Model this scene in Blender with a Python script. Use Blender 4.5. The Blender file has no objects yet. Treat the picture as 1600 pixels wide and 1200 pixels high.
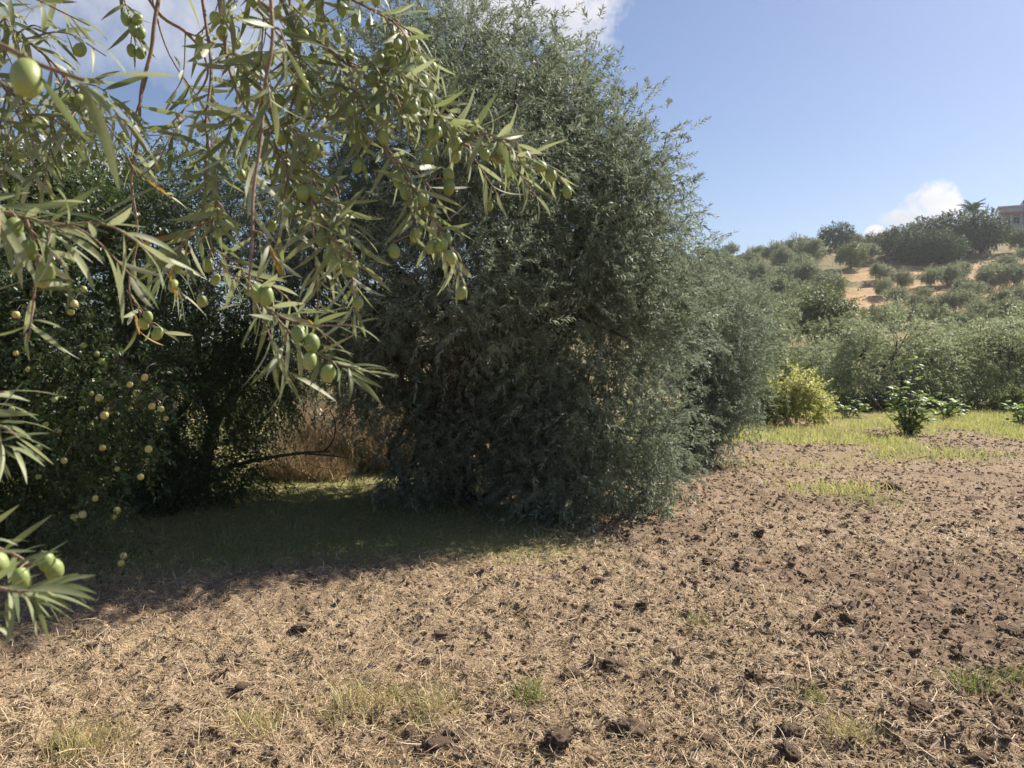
import bpy, math, random
import numpy as np
from mathutils import Vector, Matrix

# ------------------------------------------------------------------ camera, sky, sun, exposure
scene = bpy.context.scene
COL = scene.collection
R = math.radians
F = 1209.0                      # focal length in pixels of the 1600 px wide photograph
PITCH = math.atan(40 / F)       # camera looks slightly down
EYE = 1.6
cam_data = bpy.data.cameras.new("camera")
cam_data.sensor_width = 36.0
cam_data.lens = 36.0 * F / 1600.0
cam_data.clip_start = 0.02
cam_data.clip_end = 6000
cam_data.dof.use_dof = True
cam_data.dof.focus_distance = 2.2
cam_data.dof.aperture_fstop = 13.0
cam = bpy.data.objects.new("camera", cam_data)
cam.location = (0, 0, EYE)
cam.rotation_euler = (math.pi / 2 - PITCH, 0, 0)
COL.objects.link(cam)
scene.camera = cam

SUN_AZ = R(55)                  # clockwise from the view direction (towards the right)
SUN_EL = R(45)
sun_data = bpy.data.lights.new("sun", 'SUN')
sun_data.energy = 4.8
sun_data.angle = R(0.53)
sun_data.color = (1.0, 0.93, 0.83)
sun = bpy.data.objects.new("sun", sun_data)
sdir = Vector((math.sin(SUN_AZ) * math.cos(SUN_EL), math.cos(SUN_AZ) * math.cos(SUN_EL), math.sin(SUN_EL)))
sun.rotation_euler = sdir.to_track_quat('Z', 'Y').to_euler()
sun.location = sdir * 60
COL.objects.link(sun)

scene.view_settings.view_transform = 'Standard'
scene.view_settings.look = 'None'
scene.view_settings.gamma = 1.0
scene.view_settings.exposure = 0.98
scene.view_settings.use_curve_mapping = False
scene.cycles.max_bounces = 6
scene.cycles.transparent_max_bounces = 4
scene.cycles.volume_bounces = 1

CP, SP = math.cos(PITCH), math.sin(PITCH)
def ray(px, py):
    x = (px - 800) / F; y = -(py - 600) / F
    return np.array([x, CP + y * SP, y * CP - SP])
def P(px, py, d):
    return np.array([0, 0, EYE]) + ray(px, py) * d

world = bpy.data.worlds.new("World")
scene.world = world
world.use_nodes = True
def build_world():
    nt = world.node_tree; N = nt.nodes; L = nt.links
    N.clear()
    out = N.new('ShaderNodeOutputWorld')
    bg = N.new('ShaderNodeBackground'); bg.inputs[1].default_value = 0.053
    sky = N.new('ShaderNodeTexSky'); sky.sky_type = 'NISHITA'
    sky.sun_disc = False; sky.sun_elevation = SUN_EL; sky.sun_rotation = SUN_AZ
    sky.air_density = 1.0; sky.dust_density = .8; sky.ozone_density = 2.0
    tc = N.new('ShaderNodeTexCoord')
    def math_(op, a, b=None, c=None):
        n = N.new('ShaderNodeMath'); n.operation = op
        for i, v in enumerate((a, b, c)):
            if v is None: continue
            if isinstance(v, (int, float)): n.inputs[i].default_value = v
            else: L.new(v, n.inputs[i])
        return n.outputs[0]
    def dot(vec):
        n = N.new('ShaderNodeVectorMath'); n.operation = 'DOT_PRODUCT'
        L.new(tc.outputs['Generated'], n.inputs[0]); n.inputs[1].default_value = vec
        return n.outputs['Value']
    def noise(scale, detail, rough):
        n = N.new('ShaderNodeTexNoise'); n.inputs['Scale'].default_value = scale
        n.inputs['Detail'].default_value = detail; n.inputs['Roughness'].default_value = rough
        L.new(tc.outputs['Generated'], n.inputs['Vector'])
        return n.outputs['Fac']
    nz = noise(26.0, 7, 0.6)
    nzs = noise(7.0, 6, 0.58)
    # cumulus heaps: azimuth/elevation of centre (from the view axis), angular half sizes, softness
    def ang(px, py):
        r = ray(px, py); r = r / np.linalg.norm(r)
        return r
    heaps = [  # direction, half width, half height, noise amount, edge softness
        (ang(1455, 322), .043, .030, .9, 3.2), (ang(1440, 338), .050, .020, .8, 3.2), (ang(1368, 372), .019, .018, .9, 3.2), (ang(1395, 380), .03, .014, .9, 3.2),
        (ang(800, -5), .12, .062, .7, 1.5), (ang(900, 15), .075, .062, .8, 1.5),
        (ang(250, -10), .26, .10, 1.8, .7), (ang(95, 258), .075, .034, 1.2, 2.2),
    ]
    rr = random.Random(5)
    for az in (-75, -110, -150, 170, 130, 95, 72):     # the same kind of scattered cumulus all round
        el = rr.uniform(8, 34)
        a, e = R(az), R(el)
        heaps.append((np.array([math.sin(a) * math.cos(e), math.cos(a) * math.cos(e), math.sin(e)]), rr.uniform(.08, .2), rr.uniform(.03, .07), 1.4, 1.6))
    dens = None; low = None
    for c, ru, rv, na, soft in heaps:
        t = np.cross(c, (0, 0, 1)); t /= np.linalg.norm(t); u = np.cross(t, c)
        du = math_('DIVIDE', dot(tuple(t)), ru); dv = math_('DIVIDE', dot(tuple(u)), rv)
        q = math_('ADD', math_('MULTIPLY', du, du), math_('MULTIPLY', dv, dv))
        nn = nz if ru < .1 else nzs
        m = math_('ADD', math_('SUBTRACT', .75, q), math_('MULTIPLY', math_('SUBTRACT', nn, .5), na * 2.6))
        m = math_('MULTIPLY', m, soft)
        m = math_('MULTIPLY', m, math_('GREATER_THAN', dot(tuple(c)), 0.3))
        m = math_('MINIMUM', math_('MAXIMUM', m, 0.0), 1.0)
        sh = math_('MULTIPLY', m, math_('ADD', math_('MULTIPLY', dv, .5), math_('MULTIPLY', du, .35)))  # painted cloud shading: sunlit towards upper right, greyer towards lower left
        dens = m if dens is None else math_('MAXIMUM', dens, m)
        low = sh if low is None else math_('ADD', low, sh)
    sh = N.new('ShaderNodeMapRange'); L.new(low, sh.inputs[0])
    sh.inputs[1].default_value = -.6; sh.inputs[2].default_value = .35
    cm = N.new('ShaderNodeMix'); cm.data_type = 'RGBA'
    L.new(sh.outputs[0], cm.inputs['Factor'])
    cm.inputs[6].default_value = (6.0, 6.3, 7.3, 1); cm.inputs[7].default_value = (9.5, 9.3, 9.4, 1)
    mx = N.new('ShaderNodeMix'); mx.data_type = 'RGBA'
    L.new(math_('MULTIPLY', dens, .93), mx.inputs['Factor'])
    tn = N.new('ShaderNodeMix'); tn.data_type = 'RGBA'; tn.blend_type = 'MULTIPLY'; tn.inputs[0].default_value = 1
    L.new(sky.outputs[0], tn.inputs[6]); tn.inputs[7].default_value = (1.02, 1.02, 1.12, 1)
    L.new(tn.outputs[2], mx.inputs[6]); L.new(cm.outputs[2], mx.inputs[7])
    L.new(mx.outputs[2], bg.inputs[0]); L.new(bg.outputs[0], out.inputs[0])
build_world()

# ------------------------------------------------------------------ helpers
rng = np.random.default_rng(11)
def norm(v):
    return v / np.maximum(np.linalg.norm(v, axis=-1, keepdims=True), 1e-9)

def _hash(ix, iy, iz, seed):
    h = (ix.astype(np.int64) * 374761393 + iy.astype(np.int64) * 668265263 + iz.astype(np.int64) * 2147483647 + seed * 974634777) & 0xffffffff
    h = ((h ^ (h >> 13)) * 1274126177) & 0xffffffff
    h = ((h ^ (h >> 16)) * 2246822519) & 0xffffffff
    return ((h ^ (h >> 15)) & 0xffffff) / float(0xffffff)
def vnoise(x, y, z=None, seed=0):
    x = np.asarray(x, float); y = np.asarray(y, float)
    z = np.zeros_like(x) if z is None else np.asarray(z, float)
    ix, iy, iz = np.floor(x), np.floor(y), np.floor(z)
    fx, fy, fz = x - ix, y - iy, z - iz
    fx = fx * fx * (3 - 2 * fx); fy = fy * fy * (3 - 2 * fy); fz = fz * fz * (3 - 2 * fz)
    ix, iy, iz = ix.astype(np.int64), iy.astype(np.int64), iz.astype(np.int64)
    r = 0
    for a in (0, 1):
        for b in (0, 1):
            for c in ((0, 1) if np.any(fz) else (0,)):
                w = (fx if a else 1 - fx) * (fy if b else 1 - fy) * (fz if c else 1 - fz)
                r = r + w * _hash(ix + a, iy + b, iz + c, seed)
    return r
def fbm(x, y, z=None, oct=4, seed=0):
    s, a, t = 0, .5, 0
    for o in range(oct):
        k = 2.03 ** o
        s = s + a * vnoise(np.asarray(x) * k, np.asarray(y) * k, None if z is None else np.asarray(z) * k, seed + o * 17); t += a; a *= .5
    return s / t
def cells(x, y, seed=0):
    """distance to nearest jittered lattice point, and that cell's random value"""
    ix, iy = np.floor(x).astype(np.int64), np.floor(y).astype(np.int64)
    best = np.full(np.shape(x), 9.0); val = np.zeros(np.shape(x))
    for a in (-1, 0, 1):
        for b in (-1, 0, 1):
            jx = ix + a + _hash(ix + a, iy + b, ix * 0, seed); jy = iy + b + _hash(ix + a, iy + b, ix * 0, seed + 3)
            d = (x - jx) ** 2 + (y - jy) ** 2
            v = _hash(ix + a, iy + b, ix * 0, seed + 7)
            m = d < best
            best = np.where(m, d, best); val = np.where(m, v, val)
    return np.sqrt(best), val
def smooth(a, b, x):
    t = np.clip((x - a) / (b - a), 0, 1)
    return t * t * (3 - 2 * t)

def mesh_from(name, V, faces, mat=None, smooth_shade=False, attrs=None):
    """faces: (n,k) int array or list of such arrays"""
    me = bpy.data.meshes.new(name)
    if not isinstance(faces, list): faces = [faces]
    faces = [f for f in faces if len(f)]
    V = np.asarray(V, np.float32)
    me.vertices.add(len(V)); me.vertices.foreach_set('co', V.ravel())
    idx = np.concatenate([f.ravel() for f in faces]).astype(np.int32)
    tot = np.concatenate([np.full(len(f), f.shape[1]) for f in faces]).astype(np.int32)
    st = np.concatenate([[0], np.cumsum(tot)[:-1]]).astype(np.int32)
    me.loops.add(len(idx)); me.loops.foreach_set('vertex_index', idx)
    me.polygons.add(len(tot)); me.polygons.foreach_set('loop_start', st)
    try: me.polygons.foreach_set('loop_total', tot)
    except Exception: pass
    if smooth_shade: me.polygons.foreach_set('use_smooth', np.ones(len(tot), bool))
    for an, (dom, arr) in (attrs or {}).items():
        at = me.attributes.new(an, 'FLOAT', dom); at.data.foreach_set('value', np.asarray(arr, np.float32))
    me.update(calc_edges=True); me.validate()
    if mat: me.materials.append(mat)
    return me
def link(name, data, parent=None, loc=None):
    o = bpy.data.objects.new(name, data); COL.objects.link(o)
    if parent is not None: o.parent = parent
    if loc is not None: o.location = loc
    return o
def tag(o, label=None, cat=None, group=None, kind=None):
    if label: o['label'] = label
    if cat: o['category'] = cat
    if group: o['group'] = group
    if kind: o['kind'] = kind
    return o

class Geo:
    def __init__(s): s.V = []; s.Q = []; s.T = []; s.n = 0
    def tube(s, pts, rad, k=6, cap=True):
        pts = np.asarray(pts, float); m = len(pts)
        rad = np.broadcast_to(np.asarray(rad, float), (m,))
        tan = np.gradient(pts, axis=0); tan = norm(tan)
        ref = np.array([0.3, 0.2, 1.0]) if abs(tan[0][2]) < .8 else np.array([1.0, .2, 0.1])
        a = norm(np.cross(tan, ref)); b = np.cross(tan, a)
        th = np.arange(k) * 2 * math.pi / k
        ring = pts[:, None] + rad[:, None, None] * (np.cos(th)[None, :, None] * a[:, None] + np.sin(th)[None, :, None] * b[:, None])
        s.V.append(ring.reshape(-1, 3))
        i = np.arange(m - 1)[:, None] * k; j = np.arange(k)[None]; j2 = (j + 1) % k
        q = np.stack([i + j, i + j2, i + k + j2, i + k + j], -1).reshape(-1, 4) + s.n
        s.Q.append(q); s.n += m * k
        if cap:
            s.V.append(pts[-1:] + tan[-1:] * rad[-1]); e = s.n; s.n += 1
            base = e - k
            s.T.append(np.stack([base + np.arange(k), base + (np.arange(k) + 1) % k, np.full(k, e)], -1))
    def box(s, lo, hi):
        lo, hi = np.asarray(lo, float), np.asarray(hi, float)
        v = np.array([[(lo, hi)[i][0], (lo, hi)[j][1], (lo, hi)[k][2]] for i in (0, 1) for j in (0, 1) for k in (0, 1)])
        f = np.array([[0, 1, 3, 2], [4, 6, 7, 5], [0, 4, 5, 1], [2, 3, 7, 6], [0, 2, 6, 4], [1, 5, 7, 3]])
        s.V.append(v); s.Q.append(f + s.n); s.n += 8
    def add(s, V, Fq):
        s.V.append(V); (s.Q if Fq.shape[1] == 4 else s.T).append(Fq + s.n); s.n += len(V)
    def mesh(s, name, mat, smooth_shade=True, origin=None):
        V = np.concatenate(s.V)
        if origin is not None: V = V - np.asarray(origin)
        fs = []
        if s.Q: fs.append(np.concatenate(s.Q))
        if s.T: fs.append(np.concatenate(s.T))
        return mesh_from(name, V, fs, mat, smooth_shade)

def bez(pts, n):
    """smooth curve through control points (Catmull-Rom)"""
    p = np.asarray(pts, float)
    p = np.concatenate([2 * p[:1] - p[1:2], p, 2 * p[-1:] - p[-2:-1]])
    m = len(p) - 3
    out = []
    for t in np.linspace(0, m - 1e-6, n):
        i = int(t); u = t - i
        a, b, c, d = p[i], p[i + 1], p[i + 2], p[i + 3]
        out.append(.5 * ((2 * b) + (c - a) * u + (2 * a - 5 * b + 4 * c - d) * u * u + (3 * b - 3 * c + d - a) * u ** 3))
    return np.array(out)

# ------------------------------------------------------------------ materials
def new_mat(name):
    m = bpy.data.materials.new(name); m.use_nodes = True
    m.node_tree.nodes.clear()
    return m, m.node_tree.nodes, m.node_tree.links
def mixc(N, L, fac, a, b):
    n = N.new('ShaderNodeMix'); n.data_type = 'RGBA'
    if isinstance(fac, (int, float)): n.inputs[0].default_value = fac
    else: L.new(fac, n.inputs[0])
    for i, v in ((6, a), (7, b)):
        if isinstance(v, tuple): n.inputs[i].default_value = (*v, 1)
        else: L.new(v, n.inputs[i])
    return n.outputs[2]
def rng_map(N, L, v, a, b, c=0, d=1):
    n = N.new('ShaderNodeMapRange'); L.new(v, n.inputs[0])
    for i, x in enumerate((a, b, c, d)): n.inputs[i + 1].default_value = x
    return n.outputs[0]
def noise_n(N, L, scale, detail=4, rough=.6, coord='Object'):
    tc = N.new('ShaderNodeTexCoord'); n = N.new('ShaderNodeTexNoise')
    n.inputs['Scale'].default_value = scale; n.inputs['Detail'].default_value = detail; n.inputs['Roughness'].default_value = rough
    L.new(tc.outputs[coord], n.inputs['Vector'])
    return n.outputs['Fac']
def leaf_mat(name, dark, light, under=None, trans=(.2, .3, .05), tfac=.3, rough=.45, odd=None, odd_share=0.0, per_object=False, tint=.25, spec=.4):
    m, N, L = new_mat(name)
    out = N.new('ShaderNodeOutputMaterial')
    oi = N.new('ShaderNodeObjectInfo')
    if per_object: rnd = oi.outputs['Random']
    else:
        at = N.new('ShaderNodeAttribute'); at.attribute_name = 'rnd'; rnd = at.outputs['Fac']
    col = mixc(N, L, rnd, dark, light)
    if not per_object and tint:
        f = rng_map(N, L, oi.outputs['Random'], 0, 1, 0, tint)
        col = mixc(N, L, f, col, (light[0] * 1.25, light[1] * 1.05, light[2] * .7))
    if odd:
        g = N.new('ShaderNodeMath'); g.operation = 'GREATER_THAN'; g.inputs[1].default_value = 1 - odd_share
        w = N.new('ShaderNodeMath'); w.operation = 'FRACT'
        k = N.new('ShaderNodeMath'); k.operation = 'MULTIPLY'; k.inputs[1].default_value = 37.7
        L.new(rnd, k.inputs[0]); L.new(k.outputs[0], w.inputs[0]); L.new(w.outputs[0], g.inputs[0])
        col = mixc(N, L, g.outputs[0], col, odd)
    if per_object:
        bl = rng_map(N, L, noise_n(N, L, 9, 3, .6), .60, .72, 0, .55)
        col = mixc(N, L, bl, col, (.24, .19, .08))
    if under:
        ge = N.new('ShaderNodeNewGeometry')
        col = mixc(N, L, ge.outputs['Backfacing'], col, under)
    p = N.new('ShaderNodeBsdfPrincipled'); p.inputs['Roughness'].default_value = rough
    p.inputs['Specular IOR Level'].default_value = spec
    L.new(col, p.inputs['Base Color'])
    t = N.new('ShaderNodeBsdfTranslucent')
    L.new(mixc(N, L, .55, col, trans), t.inputs[0])
    mx = N.new('ShaderNodeMixShader'); mx.inputs[0].default_value = tfac
    L.new(p.outputs[0], mx.inputs[1]); L.new(t.outputs[0], mx.inputs[2]); L.new(mx.outputs[0], out.inputs[0])
    return m
def plain_mat(name, a, b, scale=20, rough=.8, bump=0.0, bscale=40, coord='Object', spec=.3):
    m, N, L = new_mat(name)
    out = N.new('ShaderNodeOutputMaterial'); p = N.new('ShaderNodeBsdfPrincipled')
    p.inputs['Roughness'].default_value = rough; p.inputs['Specular IOR Level'].default_value = spec
    f = rng_map(N, L, noise_n(N, L, scale, coord=coord), .3, .7)
    L.new(mixc(N, L, f, a, b), p.inputs['Base Color'])
    if bump:
        bn = N.new('ShaderNodeBump'); bn.inputs['Strength'].default_value = bump; bn.inputs['Distance'].default_value = .02
        L.new(noise_n(N, L, bscale, 6, coord=coord), bn.inputs['Height']); L.new(bn.outputs[0], p.inputs['Normal'])
    L.new(p.outputs[0], out.inputs[0])
    return m

M = {}
M['olive_leaf'] = leaf_mat('olive_leaf', (.078, .108, .074), (.200, .236, .165), (.29, .335, .27), (.24, .30, .155), .31, .58, spec=.28)
M['olive_leaf_pale'] = leaf_mat('olive_leaf_pale', (.14, .17, .10), (.31, .34, .20), (.36, .39, .28), (.38, .45, .18), .40, .55)
M['olive_leaf_far'] = leaf_mat('olive_leaf_far', (.085, .115, .062), (.22, .25, .135), (.24, .27, .18), (.28, .34, .12), .32, .6, tint=.5)
M['near_leaf'] = leaf_mat('near_leaf', (.095, .130, .055), (.29, .315, .165), (.38, .40, .28), (.40, .47, .15), .32, .50, per_object=True, spec=.36)
M['dry_leaf'] = leaf_mat('dry_leaf', (.30, .14, .03), (.42, .28, .04), None, (.5, .3, .04), .35, .5, per_object=True)
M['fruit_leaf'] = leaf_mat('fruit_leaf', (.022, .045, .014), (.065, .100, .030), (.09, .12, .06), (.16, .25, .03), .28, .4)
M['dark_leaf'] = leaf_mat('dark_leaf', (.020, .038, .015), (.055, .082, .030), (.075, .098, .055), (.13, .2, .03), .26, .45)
M['yellow_leaf'] = leaf_mat('yellow_leaf', (.24, .29, .08), (.58, .56, .20), None, (.62, .61, .18), .40, .55)
M['fig_leaf'] = leaf_mat('fig_leaf', (.11, .18, .042), (.27, .35, .095), (.20, .26, .11), (.34, .48, .07), .38, .5, per_object=True)
M['weed_leaf'] = leaf_mat('weed_leaf', (.10, .16, .035), (.24, .28, .07), None, (.3, .38, .06), .32, .5)
M['pine_leaf'] = leaf_mat('pine_leaf', (.028, .055, .022), (.065, .105, .035), None, (.1, .16, .03), .2, .6)
M['hill_green'] = leaf_mat('hill_green', (.075, .105, .040), (.17, .19, .07), None, (.2, .26, .05), .28, .6)
M['brush_twig'] = leaf_mat('brush_twig', (.24, .175, .118), (.54, .44, .31), None, (.45, .34, .2), .25, .7)
M['straw'] = leaf_mat('straw', (.22, .145, .080), (.66, .52, .32), None, (.5, .4, .2), .2, .6, tint=0)
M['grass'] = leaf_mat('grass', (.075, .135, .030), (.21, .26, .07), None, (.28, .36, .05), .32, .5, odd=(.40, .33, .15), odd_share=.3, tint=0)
M['grass_lit'] = leaf_mat('grass_lit', (.25, .33, .09), (.55, .57, .20), None, (.52, .55, .14), .36, .5, odd=(.58, .47, .24), odd_share=.5, tint=0)  # yellower copy of grass, with its sunlit brightness put into the colour
M['tuft_dry'] = leaf_mat('tuft_dry', (.36, .29, .12), (.62, .53, .26), None, (.5, .44, .15), .25, .55, odd=(.24, .28, .08), odd_share=.2, tint=0)
M['bark'] = plain_mat('bark', (.055, .042, .032), (.13, .105, .082), 14, .9, .8, 30)
M['near_bark'] = plain_mat('near_bark', (.20, .125, .085), (.33, .235, .165), 120, .7, .3, 400)
M['olive_fruit'] = None
def fruit_mat(name, a, b, speck, rough, scale, sub=.1):
    m, N, L = new_mat(name)
    out = N.new('ShaderNodeOutputMaterial'); p = N.new('ShaderNodeBsdfPrincipled')
    oi = N.new('ShaderNodeObjectInfo')
    c = mixc(N, L, oi.outputs['Random'], a, b)
    f = rng_map(N, L, noise_n(N, L, scale, 3), .58, .72)
    c = mixc(N, L, f, c, speck)
    L.new(c, p.inputs['Base Color']); p.inputs['Roughness'].default_value = rough
    p.inputs['Subsurface Weight'].default_value = sub; p.inputs['Subsurface Radius'].default_value = (.004, .005, .002); p.inputs['Subsurface Scale'].default_value = .6
    L.new(p.outputs[0], out.inputs[0])
    return m
M['olive_fruit'] = fruit_mat('olive_fruit', (.19, .25, .07), (.30, .35, .11), (.37, .41, .19), .5, 7)
M['apple_fruit'] = fruit_mat('apple_fruit', (.27, .31, .10), (.50, .43, .15), (.42, .28, .10), .42, 2.0)

def soil_mat():
    m, N, L = new_mat('soil')
    out = N.new('ShaderNodeOutputMaterial'); p = N.new('ShaderNodeBsdfPrincipled')
    p.inputs['Roughness'].default_value = .95; p.inputs['Specular IOR Level'].default_value = .15
    n1 = noise_n(N, L, .9, 5, .6); n2 = noise_n(N, L, 16, 5, .65); n3 = noise_n(N, L, 90, 4, .7)
    at = N.new('ShaderNodeAttribute'); at.attribute_name = 'straw'
    ag = N.new('ShaderNodeAttribute'); ag.attribute_name = 'grass'
    base = mixc(N, L, rng_map(N, L, n2, .32, .68), (.135, .091, .060), (.295, .210, .140))
    base = mixc(N, L, rng_map(N, L, n1, .4, .7, 0, .5), base, (.31, .21, .142))
    # chopped straw and dry litter mixed through the soil
    wv = N.new('ShaderNodeMath'); wv.operation = 'MULTIPLY'
    L.new(rng_map(N, L, n3, .42, .60), wv.inputs[0]); L.new(at.outputs['Fac'], wv.inputs[1])
    base = mixc(N, L, wv.outputs[0], base, (.54, .41, .265))
    gm = N.new('ShaderNodeMath'); gm.operation = 'MULTIPLY'
    L.new(rng_map(N, L, n2, .3, .6), gm.inputs[0]); L.new(ag.outputs['Fac'], gm.inputs[1])
    base = mixc(N, L, gm.outputs[0], base, (.27, .285, .09))
    L.new(base, p.inputs['Base Color'])
    bn = N.new('ShaderNodeBump'); bn.inputs['Strength'].default_value = 1.0; bn.inputs['Distance'].default_value = .035
    ad = N.new('ShaderNodeMath'); ad.operation = 'ADD'; L.new(n2, ad.inputs[0])
    hl = N.new('ShaderNodeMath'); hl.operation = 'MULTIPLY'; hl.inputs[1].default_value = .5; L.new(n3, hl.inputs[0]); L.new(hl.outputs[0], ad.inputs[1])
    L.new(ad.outputs[0], bn.inputs['Height']); L.new(bn.outputs[0], p.inputs['Normal'])
    L.new(p.outputs[0], out.inputs[0])
    return m
M['soil'] = soil_mat()
M['clod'] = plain_mat('clod', (.155, .108, .077), (.33, .24, .17), 18, .95, .9, 60, spec=.12)

def hill_mat():
    m, N, L = new_mat('hill_soil')
    out = N.new('ShaderNodeOutputMaterial'); p = N.new('ShaderNodeBsdfPrincipled')
    p.inputs['Roughness'].default_value = .95; p.inputs['Specular IOR Level'].default_value = .1
    at = N.new('ShaderNodeAttribute'); at.attribute_name = 'dry'
    n1 = noise_n(N, L, .22, 6, .65); n2 = noise_n(N, L, 1.3, 5, .7)
    scrub = mixc(N, L, rng_map(N, L, n2, .35, .65), (.085, .095, .045), (.21, .19, .095))
    dry = mixc(N, L, rng_map(N, L, n2, .3, .7), (.34, .205, .105), (.50, .345, .19))
    f = N.new('ShaderNodeMath'); f.operation = 'MULTIPLY'
    L.new(at.outputs['Fac'], f.inputs[0]); L.new(rng_map(N, L, n1, .34, .48), f.inputs[1])
    L.new(mixc(N, L, f.outputs[0], scrub, dry), p.inputs['Base Color'])
    L.new(p.outputs[0], out.inputs[0])
    return m
M['hill'] = hill_mat()

# ------------------------------------------------------------------ ground and hill
def grass_mask(x, y):
    n = fbm(x * .45, y * .45, oct=4, seed=40)
    lf = smooth(1.0, -.2, x + (y - 7) * .25) * smooth(5.6, 7.0, y + .55 * (x + 3) * 0 + (n - .5) * 2.5) * smooth(30, 16, y)
    rt = smooth(12.2, 14.6, y + (n - .5) * 7 - 0 * x) * smooth(1.0, 3.2, x)
    p1 = np.exp(-(((x - 6.4) / 1.3) ** 2 + ((y - 12.7) / .8) ** 2)) * 1.3
    p2 = np.exp(-(((x - 3.9) / .5) ** 2 + ((y - 9.2) / .35) ** 2)) * .9
    return np.clip(lf * smooth(.32, .6, n + .1) + rt * smooth(.44, .58, n + .06) + p1 * smooth(.3, .5, n) + p2, 0, 1)
def straw_mask(x, y):
    n = fbm(x * .7 + 5, y * .7, oct=4, seed=71)
    left = smooth(2.6, -1.8, x - .22 * (y - 3))
    return np.clip(.34 + .46 * left + (n - .5) * 2.1 + .3 * smooth(4.2, 3.0, y), 0.14, 1)
def hf(x, y, fine=True):
    """height of the tilled field"""
    z = .10 * (fbm(x * .35, y * .35, oct=3, seed=1) - .5) + .003 * np.maximum(y - 12, 0)
    g = 1 - .65 * grass_mask(x, y)
    z = z + .07 * g * (fbm(x * 1.9, y * 1.9, oct=3, seed=9) - .5)
    if fine:
        far = smooth(26, 9, y)
        d, v = cells(x * 8.5 + .6 * vnoise(x * 5, y * 5, seed=3), y * 8.5, seed=21)
        z = z + far * g * .060 * np.clip(.75 - d, 0, 1) * smooth(.35, 1.0, v)
        d2, v2 = cells(x * 19 + .5 * vnoise(x * 13, y * 13, seed=4), y * 19, seed=31)
        z = z + far * g * .040 * np.clip(.75 - d2, 0, 1) * v2
        z = z + far * g * .030 * (fbm(x * 24, y * 24, oct=2, seed=5) - .5)
        z = z + far * g * .050 * np.abs(2 * fbm(x * 5.5, y * 5.5, oct=3, seed=15) - 1)
    return z
HD = [28, 34, 45, 60, 80, 100, 120, 140, 165, 185, 215, 260]
HZ = [-.3, .25, 1.6, 4.0, 7.2, 11.2, 16.6, 22.5, 29.6, 31.5, 28, 20]
def hill_h(x, y):
    s = np.interp(x, [-150, -60, -10, 20, 44, 109, 170], [.05, .12, .45, .68, .78, 1.0, 1.05])
    z = np.interp(y, HD, HZ) * s
    z = z + 1.6 * (fbm(x * .03, y * .03, oct=3, seed=77) - .5) * smooth(40, 80, y)
    st = 1.7
    k = np.floor(z / st); f = z / st - k
    zt = st * (k + smooth(.55, 1.0, f))
    w = .55 * smooth(50, 75, y)
    return np.where(y > 45, z * (1 - w) + zt * w, z) + .25 * (fbm(x * .4, y * .4, oct=2, seed=78) - .5)
def gz(x, y):
    """ground height anywhere"""
    x = np.asarray(x, float); y = np.asarray(y, float)
    return np.where(y > 30, np.maximum(hill_h(x, y), np.minimum(hf(x, np.minimum(y, 40), False), .4)), hf(x, y, False))

def graded(lo, hi, d0, d1, step, ratio):
    mid = list(np.arange(d0, d1 + 1e-6, step))
    up = []; s = step; v = mid[-1]
    while v < hi: s *= ratio; v += s; up.append(v)
    dn = []; s = step; v = mid[0]
    while v > lo: s *= ratio; v -= s; dn.append(v)
    return np.array(dn[::-1] + mid + up)
def sheet(name, xs, ys, zfun, mat, attrs):
    X, Y = np.meshgrid(xs, ys)
    x, y = X.ravel(), Y.ravel()
    V = np.stack([x, y, zfun(x, y)], -1)
    nx, ny = len(xs), len(ys)
    i = (np.arange(ny - 1)[:, None] * nx + np.arange(nx - 1)[None]).ravel()
    Q = np.stack([i, i + 1, i + nx + 1, i + nx], -1)
    return link(name, mesh_from(name, V, Q, mat, True, {k: ('POINT', f(x, y)) for k, f in attrs.items()}))
ground_far = lambda x, y: np.where(y > 40, np.minimum(hf(x, np.minimum(y, 40), False), .35) - .02 * np.minimum(y - 40, 20), hf(x, y))
ground = sheet('ground', graded(-420, 420, -3.4, 3.9, .027, 1.09), graded(-60, 420, 2.5, 6.2, .026, 1.045), ground_far, M['soil'],
               {'grass': grass_mask, 'straw': straw_mask})
tag(ground, 'tilled brown field with chopped straw and clods', kind='structure')
def dry_mask(x, y):
    r = x / np.maximum(y, 1)
    return np.clip(smooth(.40, .47, r + .05 * (fbm(x * .05, y * .05, seed=6) - .5)) * smooth(72, 90, y) * smooth(140, 122, y) + .30, 0, 1)
hill = sheet('hillside', np.arange(-180, 221, 1.9), np.arange(28, 262, 1.7), hill_h, M['hill'], {'dry': dry_mask})
tag(hill, 'terraced hillside of dry orange soil and scrub', kind='structure')

# ------------------------------------------------------------------ foliage
def leaf_quads(base, d, n, ln, wd, bend=.12):
    """one kite-shaped leaf per row"""
    d = norm(d); s = norm(np.cross(d, n)); n = norm(np.cross(s, d))
    ln = ln[:, None]; wd = wd[:, None]
    mid = base + d * ln * .45
    V = np.stack([base, mid + s * wd * .5 + n * wd * .12, base + d * ln - n * ln * bend, mid - s * wd * .5 + n * wd * .12], 1)
    return V
def quads_mesh(name, V, mat, rnd):
    k = len(V)
    return mesh_from(name, V.reshape(-1, 3), np.arange(4 * k).reshape(k, 4), mat, False, {'rnd': ('FACE', rnd)})
def rand_unit(n, r):
    return norm(r.normal(size=(n, 3)))

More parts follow.
